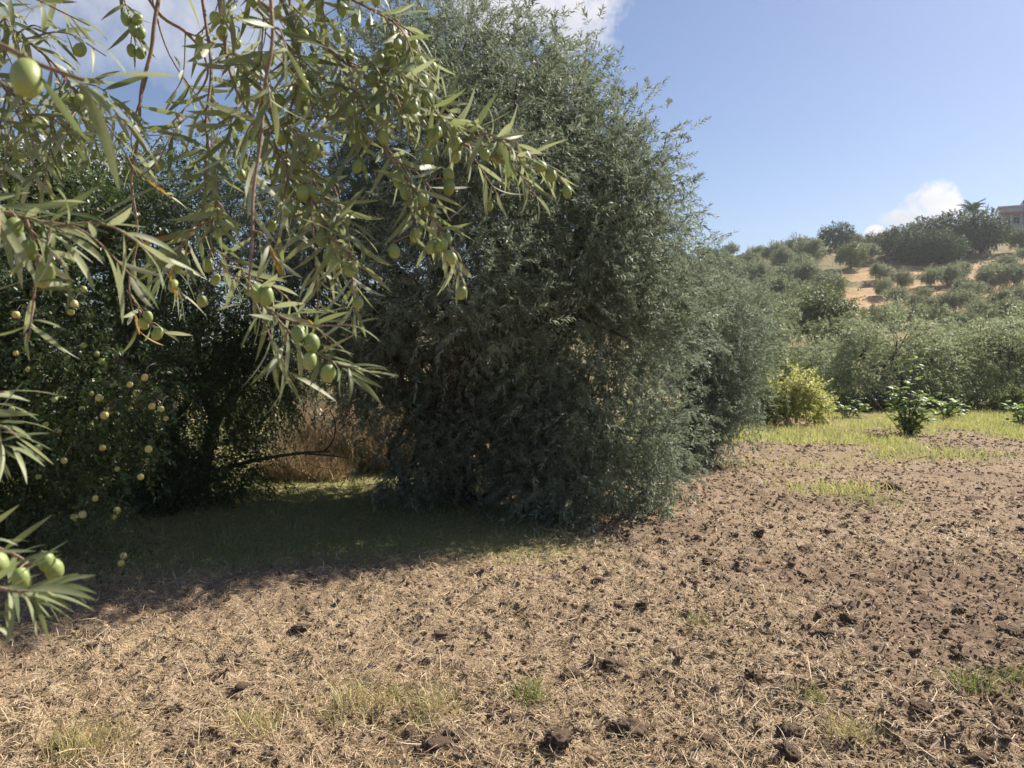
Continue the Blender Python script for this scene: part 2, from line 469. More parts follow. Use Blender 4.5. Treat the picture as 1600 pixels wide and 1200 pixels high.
def twig_leaves(o, d, L, k, leaf, r, droop=.35, ang=(35, 65), decuss=True, up=.5):
    """o,d,L: twigs. returns leaf quads, twig midlines"""
    n = len(o)
    d = norm(d)
    t = np.linspace(.08, 1, k)[None, :] * np.ones((n, 1)) + r.normal(0, .02, (n, k))
    g = np.array([0, 0, -1.0])
    pos = o[:, None] + d[:, None] * (L[:, None] * t)[..., None] + g * (droop * L[:, None] * t * t)[..., None]
    ax = norm(d[:, None] + g * (2 * droop * t)[..., None])
    ref = norm(r.normal(size=(n, 1, 3)) + 0 * ax)
    a = norm(np.cross(ax, ref)); b = np.cross(ax, a)
    j = np.arange(k)
    th = (j // 2 * (math.pi / 2 if decuss else 2.4) + (j % 2) * math.pi)[None] + r.normal(0, .35, (n, k))
    rad = np.cos(th)[..., None] * a + np.sin(th)[..., None] * b
    al = np.radians(r.uniform(ang[0], ang[1], (n, k))) * (1.1 - .6 * t)
    ld = norm(ax * np.cos(al)[..., None] + rad * np.sin(al)[..., None] + g * .12)
    nn = norm(ax - rad * .3 + np.array([0, 0, up]) + r.normal(0, .3, (n, k, 3)))
    ln = r.uniform(leaf[0], leaf[1], (n, k)) * (1.05 - .35 * t ** 3)
    wd = ln * r.uniform(leaf[2] * .85, leaf[2] * 1.15, (n, k))
    V = leaf_quads(pos.reshape(-1, 3), ld.reshape(-1, 3), nn.reshape(-1, 3), ln.ravel(), wd.ravel())
    ends = np.stack([o, pos[:, k // 2], pos[:, -1]], 1)
    return V, ends

def crown_arrays(lobes, n_twigs, k, leaf, twig, r, droop=.4, clump=.30, per_clump=24, gap=.36, gap_scale=1.6, updir=.55, ang=(35, 65), decuss=True, shell=.5, floor=None, sprays=0, wild=.45):
    lob = np.array(lobes, float)
    w = (lob[:, 3] * lob[:, 4] * lob[:, 5]) ** (2 / 3)
    nc = max(8, int(n_twigs / per_clump))
    li = r.choice(len(lob), nc, p=w / w.sum())
    u = rand_unit(nc, r)
    rad = 1 - shell * r.random(nc) ** 1.6
    c = lob[li, :3] + u * lob[li, 3:6] * rad[:, None]
    outw = norm(u / lob[li, 3:6])
    keep = fbm(c[:, 0] * gap_scale, c[:, 1] * gap_scale, c[:, 2] * gap_scale, oct=2, seed=int(r.integers(999))) > gap
    c, outw, li, u = c[keep], outw[keep], li[keep], u[keep]
    nt = max(1, int(n_twigs / len(c)))
    m = len(c)
    zlo, zhi = (lob[:, 2] - lob[:, 5]).min(), (lob[:, 2] + lob[:, 5]).max()
    o = np.repeat(c, nt, 0) + r.normal(0, clump * .5, (m * nt, 3)) * np.array([1, 1, 1.25])
    ow = np.repeat(outw, nt, 0)
    h = ((o[:, 2] - zlo) / (zhi - zlo))[:, None]
    cd = np.repeat(norm(outw + r.normal(0, .5, (m, 3))), nt, 0)
    d = norm(ow * .55 + cd * .6 + r.normal(0, wild, (m * nt, 3)) + np.array([0, 0, 1.0]) * (updir * (h * 1.8 - .9)))
    L = r.uniform(twig[0], twig[1], m * nt)
    if sprays:
        big = r.random(m * nt) < sprays
        L = np.where(big, L * 1.45, L)
    V, ends = twig_leaves(o, d, L, k, leaf, r, droop, ang, decuss)
    rnd = np.clip(np.repeat(np.repeat(r.random(m), nt) * .45, k) + r.random(m * nt * k) * .6, 0, 1)
    if floor is not None:
        ok = V[:, 2, 2] > floor(V[:, 2, 0], V[:, 2, 1]) + .015
        ok &= V[:, 0, 2] > floor(V[:, 0, 0], V[:, 0, 1]) + .015
        V, rnd = V[ok], rnd[ok]
        ends = ends[ends[:, 2, 2] > .05]
    return V, rnd, ends

def twig_prisms(ends, w):
    """thin three-sided tapering stem along each twig"""
    n = len(ends)
    e = ends[:, 1] * .45 + ends[:, 2] * .55
    d = norm(e - ends[:, 0]); a = norm(np.cross(d, rng.normal(size=(n, 3)))); b = np.cross(d, a)
    V = np.stack([ends[:, 0] + (a * math.cos(t) + b * math.sin(t)) * w for t in (0, 2.094, 4.189)] + [e], 1)
    f = np.array([[0, 1, 3], [1, 2, 3], [2, 0, 3]])[None] + (np.arange(n) * 4)[:, None, None]
    return V.reshape(-1, 3), f.reshape(-1, 3)

def limbs(base, lobes, r, trunk_h, trunk_r, stems=1, subs=7, lean=(0, 0), wobble=.12):
    g = Geo()
    base = np.asarray(base, float)
    forks = []
    for s in range(stems):
        a = s * 2 * math.pi / stems + r.uniform(-.4, .4)
        off = np.array([math.cos(a), math.sin(a), 0]) * (trunk_r * .9 if stems > 1 else 0)
        top = base + np.array([lean[0], lean[1], trunk_h]) + off * 2.2
        pts = bez([base + off * .9 + [0, 0, -.12], base + off * 1.2 + [0, 0, trunk_h * .35] + r.normal(0, wobble * .3, 3), top], 9)
        rr_ = np.linspace(trunk_r * (1.0 if stems == 1 else .7), trunk_r * .55, 9) * (1 + .12 * r.normal(size=9)); rr_[0] *= 1.5; rr_[1] *= 1.15
        g.tube(pts, rr_, 10, False); forks.append(top)
    for i, l in enumerate(lobes):
        f = forks[i % len(forks)]
        c = np.array(l[:3]); rad = np.array(l[3:6])
        m1 = f + (c - f) * .5 + r.normal(0, wobble, 3) + [0, 0, .15]
        pts = bez([f - [0, 0, .06], m1, c], 9)
        g.tube(pts, np.linspace(trunk_r * .42, trunk_r * .15, 9), 7, False)
        for q in range(subs):
            u = rand_unit(1, r)[0]
            e = c + u * rad * .85
            if e[2] < base[2] + .25: continue
            st = pts[int(r.integers(4, 9))]
            g.tube(bez([st, st + (e - st) * .5 + r.normal(0, wobble * .7, 3), e], 6), np.linspace(trunk_r * .15, trunk_r * .03, 6), 5, False)
    return g

def tree(name, label, cat, base, lobes, r, leafmat, n_twigs, k, leaf, twig, trunk=(1.0, .15), stems=1, subs=7, group=None, stemw=.0022, lean=(0, 0), **kw):
    """lobes in world coordinates (cx, cy, cz, rx, ry, rz)"""
    base = np.asarray(base, float)
    root = link(name, None, None, base)
    tag(root, label, cat, group)
    V, rnd, ends = crown_arrays(lobes, n_twigs, k, leaf, twig, r, floor=lambda x, y: gz(x, y), **kw)
    cr = link('crown', quads_mesh('crown', V - base, leafmat, rnd), root); cr['kind'] = 'stuff'
    tv, tf = twig_prisms(ends[::2], stemw)
    tw = link('twigs', mesh_from('twigs', tv - base, tf, M['bark']), root); tw['kind'] = 'stuff'
    g = limbs(base, lobes, r, trunk[0], trunk[1], stems, subs, lean)
    link('trunk', g.mesh('trunk', M['bark'], True, base), root)
    return root
def lobe(px, py, d, rx, rz, ry):
    c = P(px, py, d)
    return (c[0], c[1], c[2], rx / F * d, ry, rz / F * d)

# ---- the big olive in the middle
r1 = np.random.default_rng(101)
main_lobes = [lobe(762, 235, 8.2, 165, 165, 2.0), lobe(640, 200, 8.3, 150, 150, 1.7), lobe(940, 358, 8.7, 105, 140, 1.6), lobe(945, 300, 8.6, 75, 95, 1.1), lobe(870, 190, 8.5, 60, 70, 1.0), lobe(905, 500, 8.3, 150, 170, 1.4),
              lobe(960, 655, 8.0, 105, 160, 1.0), lobe(735, 650, 8.3, 90, 140, .4), lobe(855, 690, 8.1, 85, 120, .6), lobe(480, 330, 8.3, 140, 130, 1.5), lobe(560, 470, 8.3, 105, 130, 1.2), lobe(715, 430, 7.5, 130, 150, 1.1),
              lobe(1005, 470, 9.1, 66, 140, 1.3), lobe(905, 770, 7.6, 105, 75, .7), lobe(640, 650, 8.4, 60, 125, .55), lobe(655, 700, 8.5, 60, 95, .5), lobe(610, 560, 8.4, 85, 110, .8), lobe(590, 580, 9.3, 80, 110, .6), lobe(770, 560, 9.8, 170, 140, .8),
              lobe(1000, 730, 8.3, 70, 90, .8), lobe(770, 690, 9.5, 120, 110, .5), lobe(800, 160, 8.6, 60, 75, 1.0), lobe(690, 90, 8.6, 100, 75, 1.2), lobe(885, 250, 8.7, 50, 75, .9)]
mb = P(745, 700, 8.9); mb[2] = gz(mb[0], mb[1])
tree('olive_tree', 'large dense olive tree with drooping silvery foliage to the ground, mid field', 'tree', mb, main_lobes, r1, M['olive_leaf'],
     21500, 20, (.047, .074, .25), (.16, .31), trunk=(1.0, .26), stems=3, subs=5, droop=.14, clump=.36, per_clump=20, gap=.34, gap_scale=1.5, shell=.6, sprays=.04, updir=.8, wild=.75)
# ---- olive behind it on the right
r2 = np.random.default_rng(102)
l2 = [lobe(1110, 545, 12.2, 82, 110, 1.1), lobe(1075, 480, 12.4, 70, 80, .9), lobe(1135, 585, 12.3, 48, 70, .8), lobe(1075, 640, 11.9, 55, 65, .7), lobe(1085, 665, 11.3, 50, 45, .6), lobe(1120, 650, 12.0, 45, 55, .6), lobe(1150, 530, 12.4, 40, 65, .7)]
b2 = P(1095, 690, 12.2); b2[2] = gz(b2[0], b2[1])
tree('olive_tree', 'smaller bushy olive tree half hidden behind the right edge of the large olive', 'tree', b2, l2, r2, M['olive_leaf'],
     4200, 16, (.050, .078, .25), (.18, .34), trunk=(.7, .12), stems=2, subs=8, droop=.15, clump=.3, per_clump=20, gap=.28, shell=.6, wild=.7)
# ---- wild fruit tree on the left
r3 = np.random.default_rng(103)
l3 = [lobe(70, 420, 6.4, 190, 170, 1.1), lobe(20, 610, 6.1, 170, 150, .9), lobe(170, 590, 6.0, 90, 115, .6), lobe(-160, 420, 6.6, 200, 220, 1.2), lobe(120, 770, 5.9, 85, 70, .5),
      lobe(190, 340, 6.7, 85, 75, .7), lobe(-80, 740, 6.0, 160, 120, .8), lobe(80, 310, 6.6, 90, 60, .6)]
b3 = P(20, 860, 6.5); b3[2] = gz(b3[0], b3[1])
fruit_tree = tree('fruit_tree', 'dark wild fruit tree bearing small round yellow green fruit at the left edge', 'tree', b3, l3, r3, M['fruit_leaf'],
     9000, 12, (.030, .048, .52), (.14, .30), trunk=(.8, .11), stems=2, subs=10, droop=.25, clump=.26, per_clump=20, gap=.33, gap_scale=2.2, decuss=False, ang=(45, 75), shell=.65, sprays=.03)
# ---- dark trees and shrubs closing the left background
r4 = np.random.default_rng(104)
l4 = [lobe(300, 400, 9.4, 150, 170, 1.4), lobe(380, 560, 9.2, 110, 95, .9), lobe(240, 560, 9.0, 120, 130, 1.0), lobe(180, 330, 9.8, 110, 90, 1.0), lobe(450, 480, 9.6, 90, 110, .9)]
b4 = P(300, 760, 9.3); b4[2] = gz(b4[0], b4[1])
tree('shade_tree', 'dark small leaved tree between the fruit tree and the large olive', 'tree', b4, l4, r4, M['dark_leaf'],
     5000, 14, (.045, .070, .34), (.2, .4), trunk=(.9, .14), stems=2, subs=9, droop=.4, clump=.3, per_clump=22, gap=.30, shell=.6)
l5 = [lobe(330, 730, 8.7, 95, 80, .7), lobe(250, 770, 8.3, 95, 70, .6), lobe(150, 740, 8.6, 120, 90, .8)]
b5 = P(300, 790, 8.6); b5[2] = gz(b5[0], b5[1])
tree('shrub', 'dark low shrub under the trees left of the brown brush', 'shrub', b5, l5, r4, M['dark_leaf'],
     2600, 14, (.04, .065, .36), (.2, .36), trunk=(.25, .04), stems=3, subs=6, droop=.2, clump=.25, per_clump=18, gap=.25, shell=.8)
l6 = [lobe(-40, 520, 12.5, 240, 190, 1.5), lobe(210, 600, 12.0, 160, 120, 1.2), lobe(100, 680, 11.5, 220, 90, 1.0)]
b6 = P(60, 740, 12.3); b6[2] = gz(b6[0], b6[1])
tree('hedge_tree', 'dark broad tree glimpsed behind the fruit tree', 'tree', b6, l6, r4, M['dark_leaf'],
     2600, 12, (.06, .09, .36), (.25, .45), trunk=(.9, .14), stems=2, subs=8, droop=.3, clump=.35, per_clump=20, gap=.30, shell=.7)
l7 = [lobe(470, 640, 15, 90, 60, 1.0), lobe(560, 610, 16, 90, 80, 1.0), lobe(400, 600, 15.5, 80, 70, .9)]
b7 = P(480, 690, 15.4); b7[2] = gz(b7[0], b7[1])
tree('shrub', 'sunlit green shrub seen through the gap behind the brown brush', 'shrub', b7, l7, r4, M['hill_green'],
     1800, 12, (.06, .09, .36), (.25, .45), trunk=(.4, .06), stems=3, subs=6, droop=.2, clump=.3, per_clump=18, gap=.3, shell=.7)

# ---- fruit on the wild fruit tree
def lathe(prof, k):
    V = []; fq = []; ft = []
    th = np.arange(k) * 2 * math.pi / k
    V.append([[0, 0, prof[0][1]]])
    for rad, z in prof[1:-1]: V.append(np.stack([rad * np.cos(th), rad * np.sin(th), np.full(k, z)], -1))
    V.append([[0, 0, prof[-1][1]]])
    V = np.concatenate(V); m = len(prof) - 2
    j = np.arange(k); j2 = (j + 1) % k
    ft.append(np.stack([np.zeros(k, int), 1 + j2, 1 + j], -1))
    for i in range(m - 1): fq.append(np.stack([1 + i * k + j, 1 + i * k + j2, 1 + (i + 1) * k + j2, 1 + (i + 1) * k + j], -1))
    e = 1 + m * k
    ft.append(np.stack([1 + (m - 1) * k + j, 1 + (m - 1) * k + j2, np.full(k, e)], -1))
    return V, fq + ft
def lathe_mesh(name, prof, k, mat):
    V, f = lathe(prof, k)
    q = [np.concatenate([x for x in f if x.shape[1] == 4])]; t = [np.concatenate([x for x in f if x.shape[1] == 3])]
    return mesh_from(name, V, q + t, mat, True)
apple_me = [lathe_mesh('fruit', [(0, .40), (.12, .45), (.30, .46), (.46, .28), (.5, 0), (.44, -.26), (.28, -.44), (.10, -.45), (0, -.40)], 12, M['apple_fruit']),
            lathe_mesh('fruit', [(0, .42), (.12, .47), (.29, .45), (.44, .25), (.48, 0), (.42, -.28), (.25, -.45), (.09, -.48), (0, -.44)], 12, M['apple_fruit'])]
fruits = [(92, 672), (98, 614), (85, 624), (143, 615), (155, 622), (171, 642), (163, 649), (213, 614), (210, 627), (237, 635), (205, 640), (252, 639), (259, 654), (142, 665), (232, 702), (230, 720),
          (183, 733), (220, 745), (149, 779), (129, 804), (116, 809), (183, 798), (177, 808), (189, 880), (193, 869), (135, 903), (226, 590), (203, 601), (71, 664), (23, 389), (25, 492), (116, 475), (111, 488), (25, 552),
          (130, 540), (151, 553), (160, 565), (44, 577), (131, 452), (18, 640), (60, 700), (40, 610), (128, 640), (180, 600), (105, 560), (75, 530), (60, 745), (100, 720), (160, 700), (110, 395), (70, 440)]
fg = Geo()
for i, (px, py) in enumerate(fruits):
    d = r3.uniform(4.98, 5.42) if py > 560 else r3.uniform(5.05, 5.6)
    c = P(px, py, d)
    o = link('fruit', apple_me[i % 2], fruit_tree); o.location = c - b3
    s = r3.uniform(.034, .053); o.scale = (s, s, s); o.rotation_euler = (r3.uniform(-.6, .6), r3.uniform(-.6, .6), r3.uniform(0, 6))
    back = c + [r3.uniform(-.04, .02), r3.uniform(.10, .2), r3.uniform(.04, .10)]
    fg.tube(bez([c + [0, 0, .02], c + [0, .05, .07], back], 5), [.0015, .002, .003, .004, .005], 5)
link('fruit_stalks', fg.mesh('fruit_stalks', M['bark'], True, b3), fruit_tree)['kind'] = 'stuff'
# leafy ends round the fruit
o_ = []; d_ = []
for px, py in fruits:
    c = P(px, py, 5.15)
    for q in range(4):
        o_.append(c + r3.normal(0, .06, 3) + [-.03, .12, .05]); d_.append(r3.normal(0, .6, 3) + [.3, -.5, -.15])
Vf, ends = twig_leaves(np.array(o_), np.array(d_), r3.uniform(.12, .22, len(o_)), 12, (.030, .045, .5), r3, .25, (45, 75), False)
fl = link('leafy_ends', quads_mesh('leafy_ends', Vf - b3, M['fruit_leaf'], r3.random(len(Vf))), fruit_tree); fl['kind'] = 'stuff'

# ---- dry brown brush in the gap
def brush(name, label, base, w, h, n, r, mat, dpt=.6, cat='brush', lean=.25, thick=(.0035, .008)):
    base = np.asarray(base, float)
    x = r.uniform(-w, w, n); y = r.uniform(-dpt, dpt, n)
    p0 = np.stack([x, y, np.zeros(n)], -1)
    ht = h * r.uniform(.25, 1.0, n) * (.45 + .9 * vnoise(x * 3.1 + 40, y * 3.1 + 9, seed=3)) * np.sqrt(np.clip(1.15 - (x / w) ** 2, .05, 1))
    di = norm(np.stack([r.normal(0, lean, n), r.normal(0, lean, n), np.ones(n)], -1))
    p1 = p0 + di * ht[:, None] * .5; p2 = p1 + norm(di + r.normal(0, .55, (n, 3))) * ht[:, None] * .5
    V = []; wd = r.uniform(thick[0], thick[1], n)
    s = norm(np.cross(di, r.normal(size=(n, 3)))) * wd[:, None]
    V = np.stack([p0 - s, p0 + s, p1 + s * .7, p1 - s * .7, p2], 1)
    k = np.arange(n)[:, None] * 5
    q = k + np.array([[0, 1, 2, 3]]); t = k + np.array([[3, 2, 4]])
    me = mesh_from(name, V.reshape(-1, 3), [q, t], mat, False, {'rnd': ('FACE', np.concatenate([a := r.random(n), a]))})
    root = link(name, me, None, base)
    tag(root, label, cat)
    return root
rb = np.random.default_rng(7)
def gp(px, d):
    c = P(px, 600, d); return np.array([c[0], c[1], gz(c[0], c[1])])
brush('dry_brush', 'tall reddish brown dead brush in the gap left of the large olive trunk', gp(565, 11.2), 1.05, 1.75, 9000, rb, M['brush_twig'], .5, lean=.45)
brush('dry_grass_clump', 'pale dry grass clump at the foot of the reddish brush', gp(470, 10.2), .62, .62, 3000, rb, M['straw'], .35, 'grass', .5)
g = Geo()
pts = bez([P(340, 735, 8.6), P(405, 718, 8.6), P(470, 708, 8.6), P(515, 705, 8.6)], 12)
g.tube(pts, np.linspace(.028, .011, 12), 6)
g.tube(bez([P(470, 708, 8.6), P(515, 712, 8.6), P(545, 716, 8.55)], 6), np.linspace(.012, .005, 6), 5)
g.tube(bez([P(505, 706, 8.6), P(520, 690, 8.6), P(524, 662, 8.7), P(515, 640, 8.7)], 6), np.linspace(.012, .005, 6), 5)
for q in range(12):
    a = pts[int(rb.integers(2, 12))]
    g.tube(bez([a, a + rb.normal(0, .08, 3), a + rb.normal(0, .2, 3) + [0.1, 0, .03]], 4), np.linspace(.005, .002, 4), 4)
bo = pts[0]
tag(link('bare_branch', g.mesh('bare_branch', M['bark'], True, bo), None, bo), 'bare dark branch reaching right across the gap, in front of the brown brush', 'branch')

# ------------------------------------------------------------------ right middle distance
r8 = np.random.default_rng(108)
def at_px(px, d):
    c = P(px, 600, d); return np.array([c[0], c[1], float(gz(c[0], c[1]))])
def mid_olive(px, d, W, H, seed, label, mat='olive_leaf_pale', n=2700, group=None, name='olive_tree', leaf=(.09, .14, .30), trunk=(.9, .16)):
    r = np.random.default_rng(seed); b = at_px(px, d)
    lb = []
    for i in range(7):
        a = i * 2 * math.pi / 6 + r.uniform(-.3, .3); q = .55 if i < 6 else 0
        lb.append((b[0] + math.cos(a) * W * .5 * q * 1.2, b[1] + math.sin(a) * W * .5 * q, b[2] + H * (.46 if i < 6 else .68) + r.uniform(-.25, .25), W * .5 * .52, W * .5 * .5, H * .36))
    return tree(name, label, 'tree', b, lb, r, M[mat], n, 12, leaf, (.3, .6), trunk=trunk, stems=2, subs=6, group=group, droop=.35, clump=.38, per_clump=18, gap=.30, gap_scale=1.1, shell=.7, stemw=.004)
mid_olive(1400, 25, 4.0, 3.25, 201, 'broad silver green olive tree behind the fig shrub at the field edge')
mid_olive(1580, 25.5, 3.9, 3.35, 202, 'silver green olive tree at the right edge of the picture')
mid_olive(1268, 29, 2.9, 1.7, 203, 'grey green olive tree rising behind the yellow bush', n=2200)
mid_olive(1497, 31, 2.8, 1.6, 204, 'olive tree filling the space between the two broad olives at the field edge', n=2400)
mid_olive(1185, 23, 2.5, 1.6, 205, 'dull green bushy tree at the far field edge beside the large olive', 'hill_green', n=2000)
for px, d, w, h, mt, lab in ((1310, 23.5, .9, .5, 'hill_green', 'low scrub between the yellow bush and the broad olive'), (1375, 23, 1.0, .45, 'dark_leaf', 'dark low scrub under the left side of the broad olive'), (1450, 23.2, 1.1, .5, 'hill_green', 'low scrub under the right side of the broad olive'), (1530, 23, 1.1, .6, 'dark_leaf', 'dark scrub between the two broad olives at the field edge'), (1600, 22.5, 1.0, .6, 'hill_green', 'low scrub at the right edge under the olive'), (1268, 24, .8, .5, 'hill_green', 'scrub behind the yellow bush')):
    q = at_px(px, d)
    tree('scrub', lab, 'shrub', q, [(q[0] + dx * w, q[1] + .1 * dx, q[2] + h * .45, w * .55, .45, h * .5) for dx in (-.5, 0, .5)], r8, M[mt], 420, 10, (.07, .11, .4), (.15, .3), trunk=(.15, .03), stems=2, subs=3, clump=.2, per_clump=12, gap=.25, shell=.9, stemw=.004)
# yellow leaved bush
by = at_px(1230, 18.2)
lb = [(by[0] + dx, by[1] + dy, by[2] + z, a, .55, c) for dx, dy, z, a, c in ((-.1, 0, .62, .55, .45), (.35, .1, .55, .45, .40), (-.5, .1, .45, .42, .40), (.05, .1, .9, .36, .25), (.62, .2, .4, .28, .3))]
tree('yellow_bush', 'bright yellow leaved bush at the far edge of the grass', 'bush', by, lb, r8, M['yellow_leaf'], 620, 12, (.07, .105, .55), (.2, .4), trunk=(.3, .03), stems=3, subs=5, droop=.15, clump=.22, per_clump=10, gap=.3, shell=.85, decuss=False, stemw=.004)
bg_ = at_px(1170, 18.0)
tree('shrub', 'olive green shrub between the yellow bush and the large olive', 'shrub', bg_, [(bg_[0] - .1, bg_[1], bg_[2] + .7, .6, .5, .6), (bg_[0] + .35, bg_[1] + .3, bg_[2] + .5, .4, .4, .45)], r8, M['hill_green'], 700, 12, (.06, .09, .4), (.2, .4), trunk=(.3, .04), stems=3, subs=5, clump=.25, per_clump=12, gap=.25, shell=.85, stemw=.004)

# fig shrub: each large leaf is a part
def fig_leaf_mesh():
    out = [(0, 0), (.10, -.06), (.28, -.26), (.42, -.30), (.45, -.16), (.62, -.24), (.74, -.18), (.70, -.08), (1.0, 0), (.70, .08), (.74, .18), (.62, .24), (.45, .16), (.42, .30), (.28, .26), (.10, .06)]
    V = [(.45, 0, .05)] + [(x, y, -.10 * x * x - .25 * abs(y) ** 1.5) for x, y in out]
    n = len(out)
    F_ = np.array([[0, 1 + i, 1 + (i + 1) % n] for i in range(n)])
    return mesh_from('leaf', np.array(V), F_, M['fig_leaf'])
fig_me = fig_leaf_mesh()
def orient(loc, d, n, s):
    d = norm(np.asarray(d, float)); y = norm(np.cross(np.asarray(n, float), d)); z = np.cross(d, y)
    m = Matrix([[d[0], y[0], z[0], loc[0]], [d[1], y[1], z[1], loc[1]], [d[2], y[2], z[2], loc[2]], [0, 0, 0, 1]])
    return m @ Matrix.Diagonal((s, s, s, 1))
def fig(label, px, d, stems, r, n_leaf, size=(.13, .21)):
    b = at_px(px, d); root = tag(link('fig_shrub', None, None, b), label, 'shrub')
    g = Geo(); paths = []
    for dx, dy, h, ln in stems:
        pts = bez([np.array([0, 0, -.05]) + r.normal(0, .03, 3) * [1, 1, 0], np.array([dx * .4, dy * .4, h * .55]), np.array([dx, dy, h])], 8)
        g.tube(pts, np.linspace(.024, .007, 8), 6); paths.append((pts, ln))
    link('stem', g.mesh('stem', M['bark']), root)
    tot = sum(l for _, l in paths)
    for pts, ln in paths:
        for q in range(int(n_leaf * ln / tot) + 1):
            t = r.uniform(.25, 1); p = pts[min(7, int(t * 7.99))] + r.normal(0, .06, 3)
            a = r.uniform(0, 2 * math.pi)
            dd = np.array([math.cos(a), math.sin(a), r.uniform(-.4, .5)])
            o = link('leaf', fig_me, root)
            o.matrix_local = orient(p + dd * .05, dd, np.array([0, 0, 1]) + r.normal(0, .35, 3), r.uniform(*size))
    return root
rf = np.random.default_rng(9)
fig('green fig shrub with large lobed leaves standing alone on the field', 1420, 16.0, [(-.15, .1, .95, 2), (.25, 0, .85, 2), (.14, .05, 1.62, 1.9), (.5, .1, .7, 1.6), (-.38, 0, .75, 1.6), (-.1, -.25, .6, 1.8), (.2, -.2, .5, 1.6), (.4, -.1, .4, 1.3), (-.3, -.1, .4, 1.3)], rf, 290, (.14, .23))
g = Geo(); sb = at_px(1412, 16.05)
g.tube(bez([[0.02, 0, 0], [-.25, 0, .32], [-.62, .05, .78]], 6), np.linspace(.012, .005, 6), 5)
tag(link('dry_stick', g.mesh('dry_stick', M['near_bark']), None, sb), 'thin pale stick leaning out left of the fig shrub', 'stick')
fig('low green fig suckers left of the lone fig shrub', 1328, 20.5, [(-.3, 0, .35, 1), (.1, 0, .42, 1), (.4, 0, .3, 1), (-.55, .1, .25, 1)], rf, 80, (.14, .22))
fig('low green fig suckers right of the lone fig shrub', 1478, 19.5, [(-.3, 0, .55, 1), (.1, 0, .5, 1), (.35, 0, .4, 1), (.5, .1, .25, 1)], rf, 100, (.14, .22))
fig('bright green fig sucker clump at the right edge of the field', 1597, 18.0, [(-.3, 0, .5, 1), (.1, 0, .6, 1), (.4, 0, .4, 1)], rf, 90, (.14, .24))

# ------------------------------------------------------------------ the hillside: trees, fence, house
def hill_variant(seed, mat, W=1.0, H=.8, n=260, leaf=(.10, .17, .42), low=.38, nl=6, trunk=.16):
    """unit tree (about 1 wide) as three shared meshes: crown, trunk"""
    r = np.random.default_rng(seed); lb = []
    for i in range(nl):
        a = i * 2 * math.pi / max(nl - 1, 1) + r.uniform(-.4, .4); q = r.uniform(.2, .34) if i < nl - 1 else 0
        lb.append((math.cos(a) * q, math.sin(a) * q, trunk + (H - trunk) * (r.uniform(low, .6) if i < nl - 1 else .68), r.uniform(.2, .28), r.uniform(.2, .28), (H - trunk) * r.uniform(.26, .36)))
    V, rnd, ends = crown_arrays(lb, n, 9, leaf, (.10, .20), r, droop=.3, clump=.11, per_clump=12, gap=.26, gap_scale=5, shell=.7)
    cr = quads_mesh('crown', V, M[mat], rnd)
    g = limbs((0, 0, 0), lb, r, trunk * 1.2, .035, 1, 2, wobble=.02)
    return cr, g.mesh('trunk', M['bark'])
HV = [hill_variant(300 + i, 'olive_leaf_far', n=950, leaf=(.040, .064, .42), H=.74 + .06 * (i % 3)) for i in range(5)]
HG = [hill_variant(320 + i, 'hill_green', n=950, leaf=(.040, .064, .45), H=.85) for i in range(2)]
def dome_variant(seed, n=1900, W=.47, H=.80):
    """clipped-looking rounded pine crown reaching nearly to the ground"""
    r = np.random.default_rng(seed)
    lb = [(0, 0, H * .52, W, W, H * .46), (0, 0, H * .40, W * .95, W * .95, H * .38)]
    for i in range(5):
        a = i * 1.26 + r.uniform(-.3, .3); lb.append((math.cos(a) * W * .55, math.sin(a) * W * .55, H * r.uniform(.4, .62), W * .5, W * .5, H * .3))
    V, rnd, ends = crown_arrays(lb, n, 9, (.024, .040, .5), (.035, .065), r, droop=.2, clump=.05, per_clump=4, gap=.12, gap_scale=5, shell=.45)
    return quads_mesh('crown', V, M['pine_leaf'], rnd), limbs((0, 0, 0), lb, r, .12, .04, 1, 2, wobble=.02).mesh('trunk', M['bark'])
PV = [dome_variant(360), dome_variant(361, H=.86)]
def put(var, loc, w, name, label, cat, group=None, rz=0, hs=1.0):
    root = link(name, None, None, loc); tag(root, label, cat, group)
    root.scale = (w, w, w * hs); root.rotation_euler = (0, 0, rz)
    link('crown', var[0], root)['kind'] = 'stuff'; link('trunk', var[1], root)
    return root
def hill_hit(px, py):
    v = ray(px, py); o = np.array([0, 0, EYE])
    d = np.arange(36, 200, .5)
    p = o + v[None] * d[:, None]
    hit = np.nonzero(hill_h(p[:, 0], p[:, 1]) >= p[:, 2])[0]
    i = hit[0] if len(hit) else int(np.argmin(p[:, 2] - hill_h(p[:, 0], p[:, 1])))
    q = p[i]; return np.array([q[0], q[1], float(hill_h(q[0], q[1]))]), float(np.hypot(q[0], q[1]))
def on_hill(px, d):
    c = P(px, 500, d); return np.array([c[0], c[1], float(hill_h(c[0], c[1]))])
rh = np.random.default_rng(33)
taken = []
def free(p, m):
    for q in taken:
        if (p[0] - q[0]) ** 2 + (p[1] - q[1]) ** 2 < m * m: return False
    taken.append(p); return True
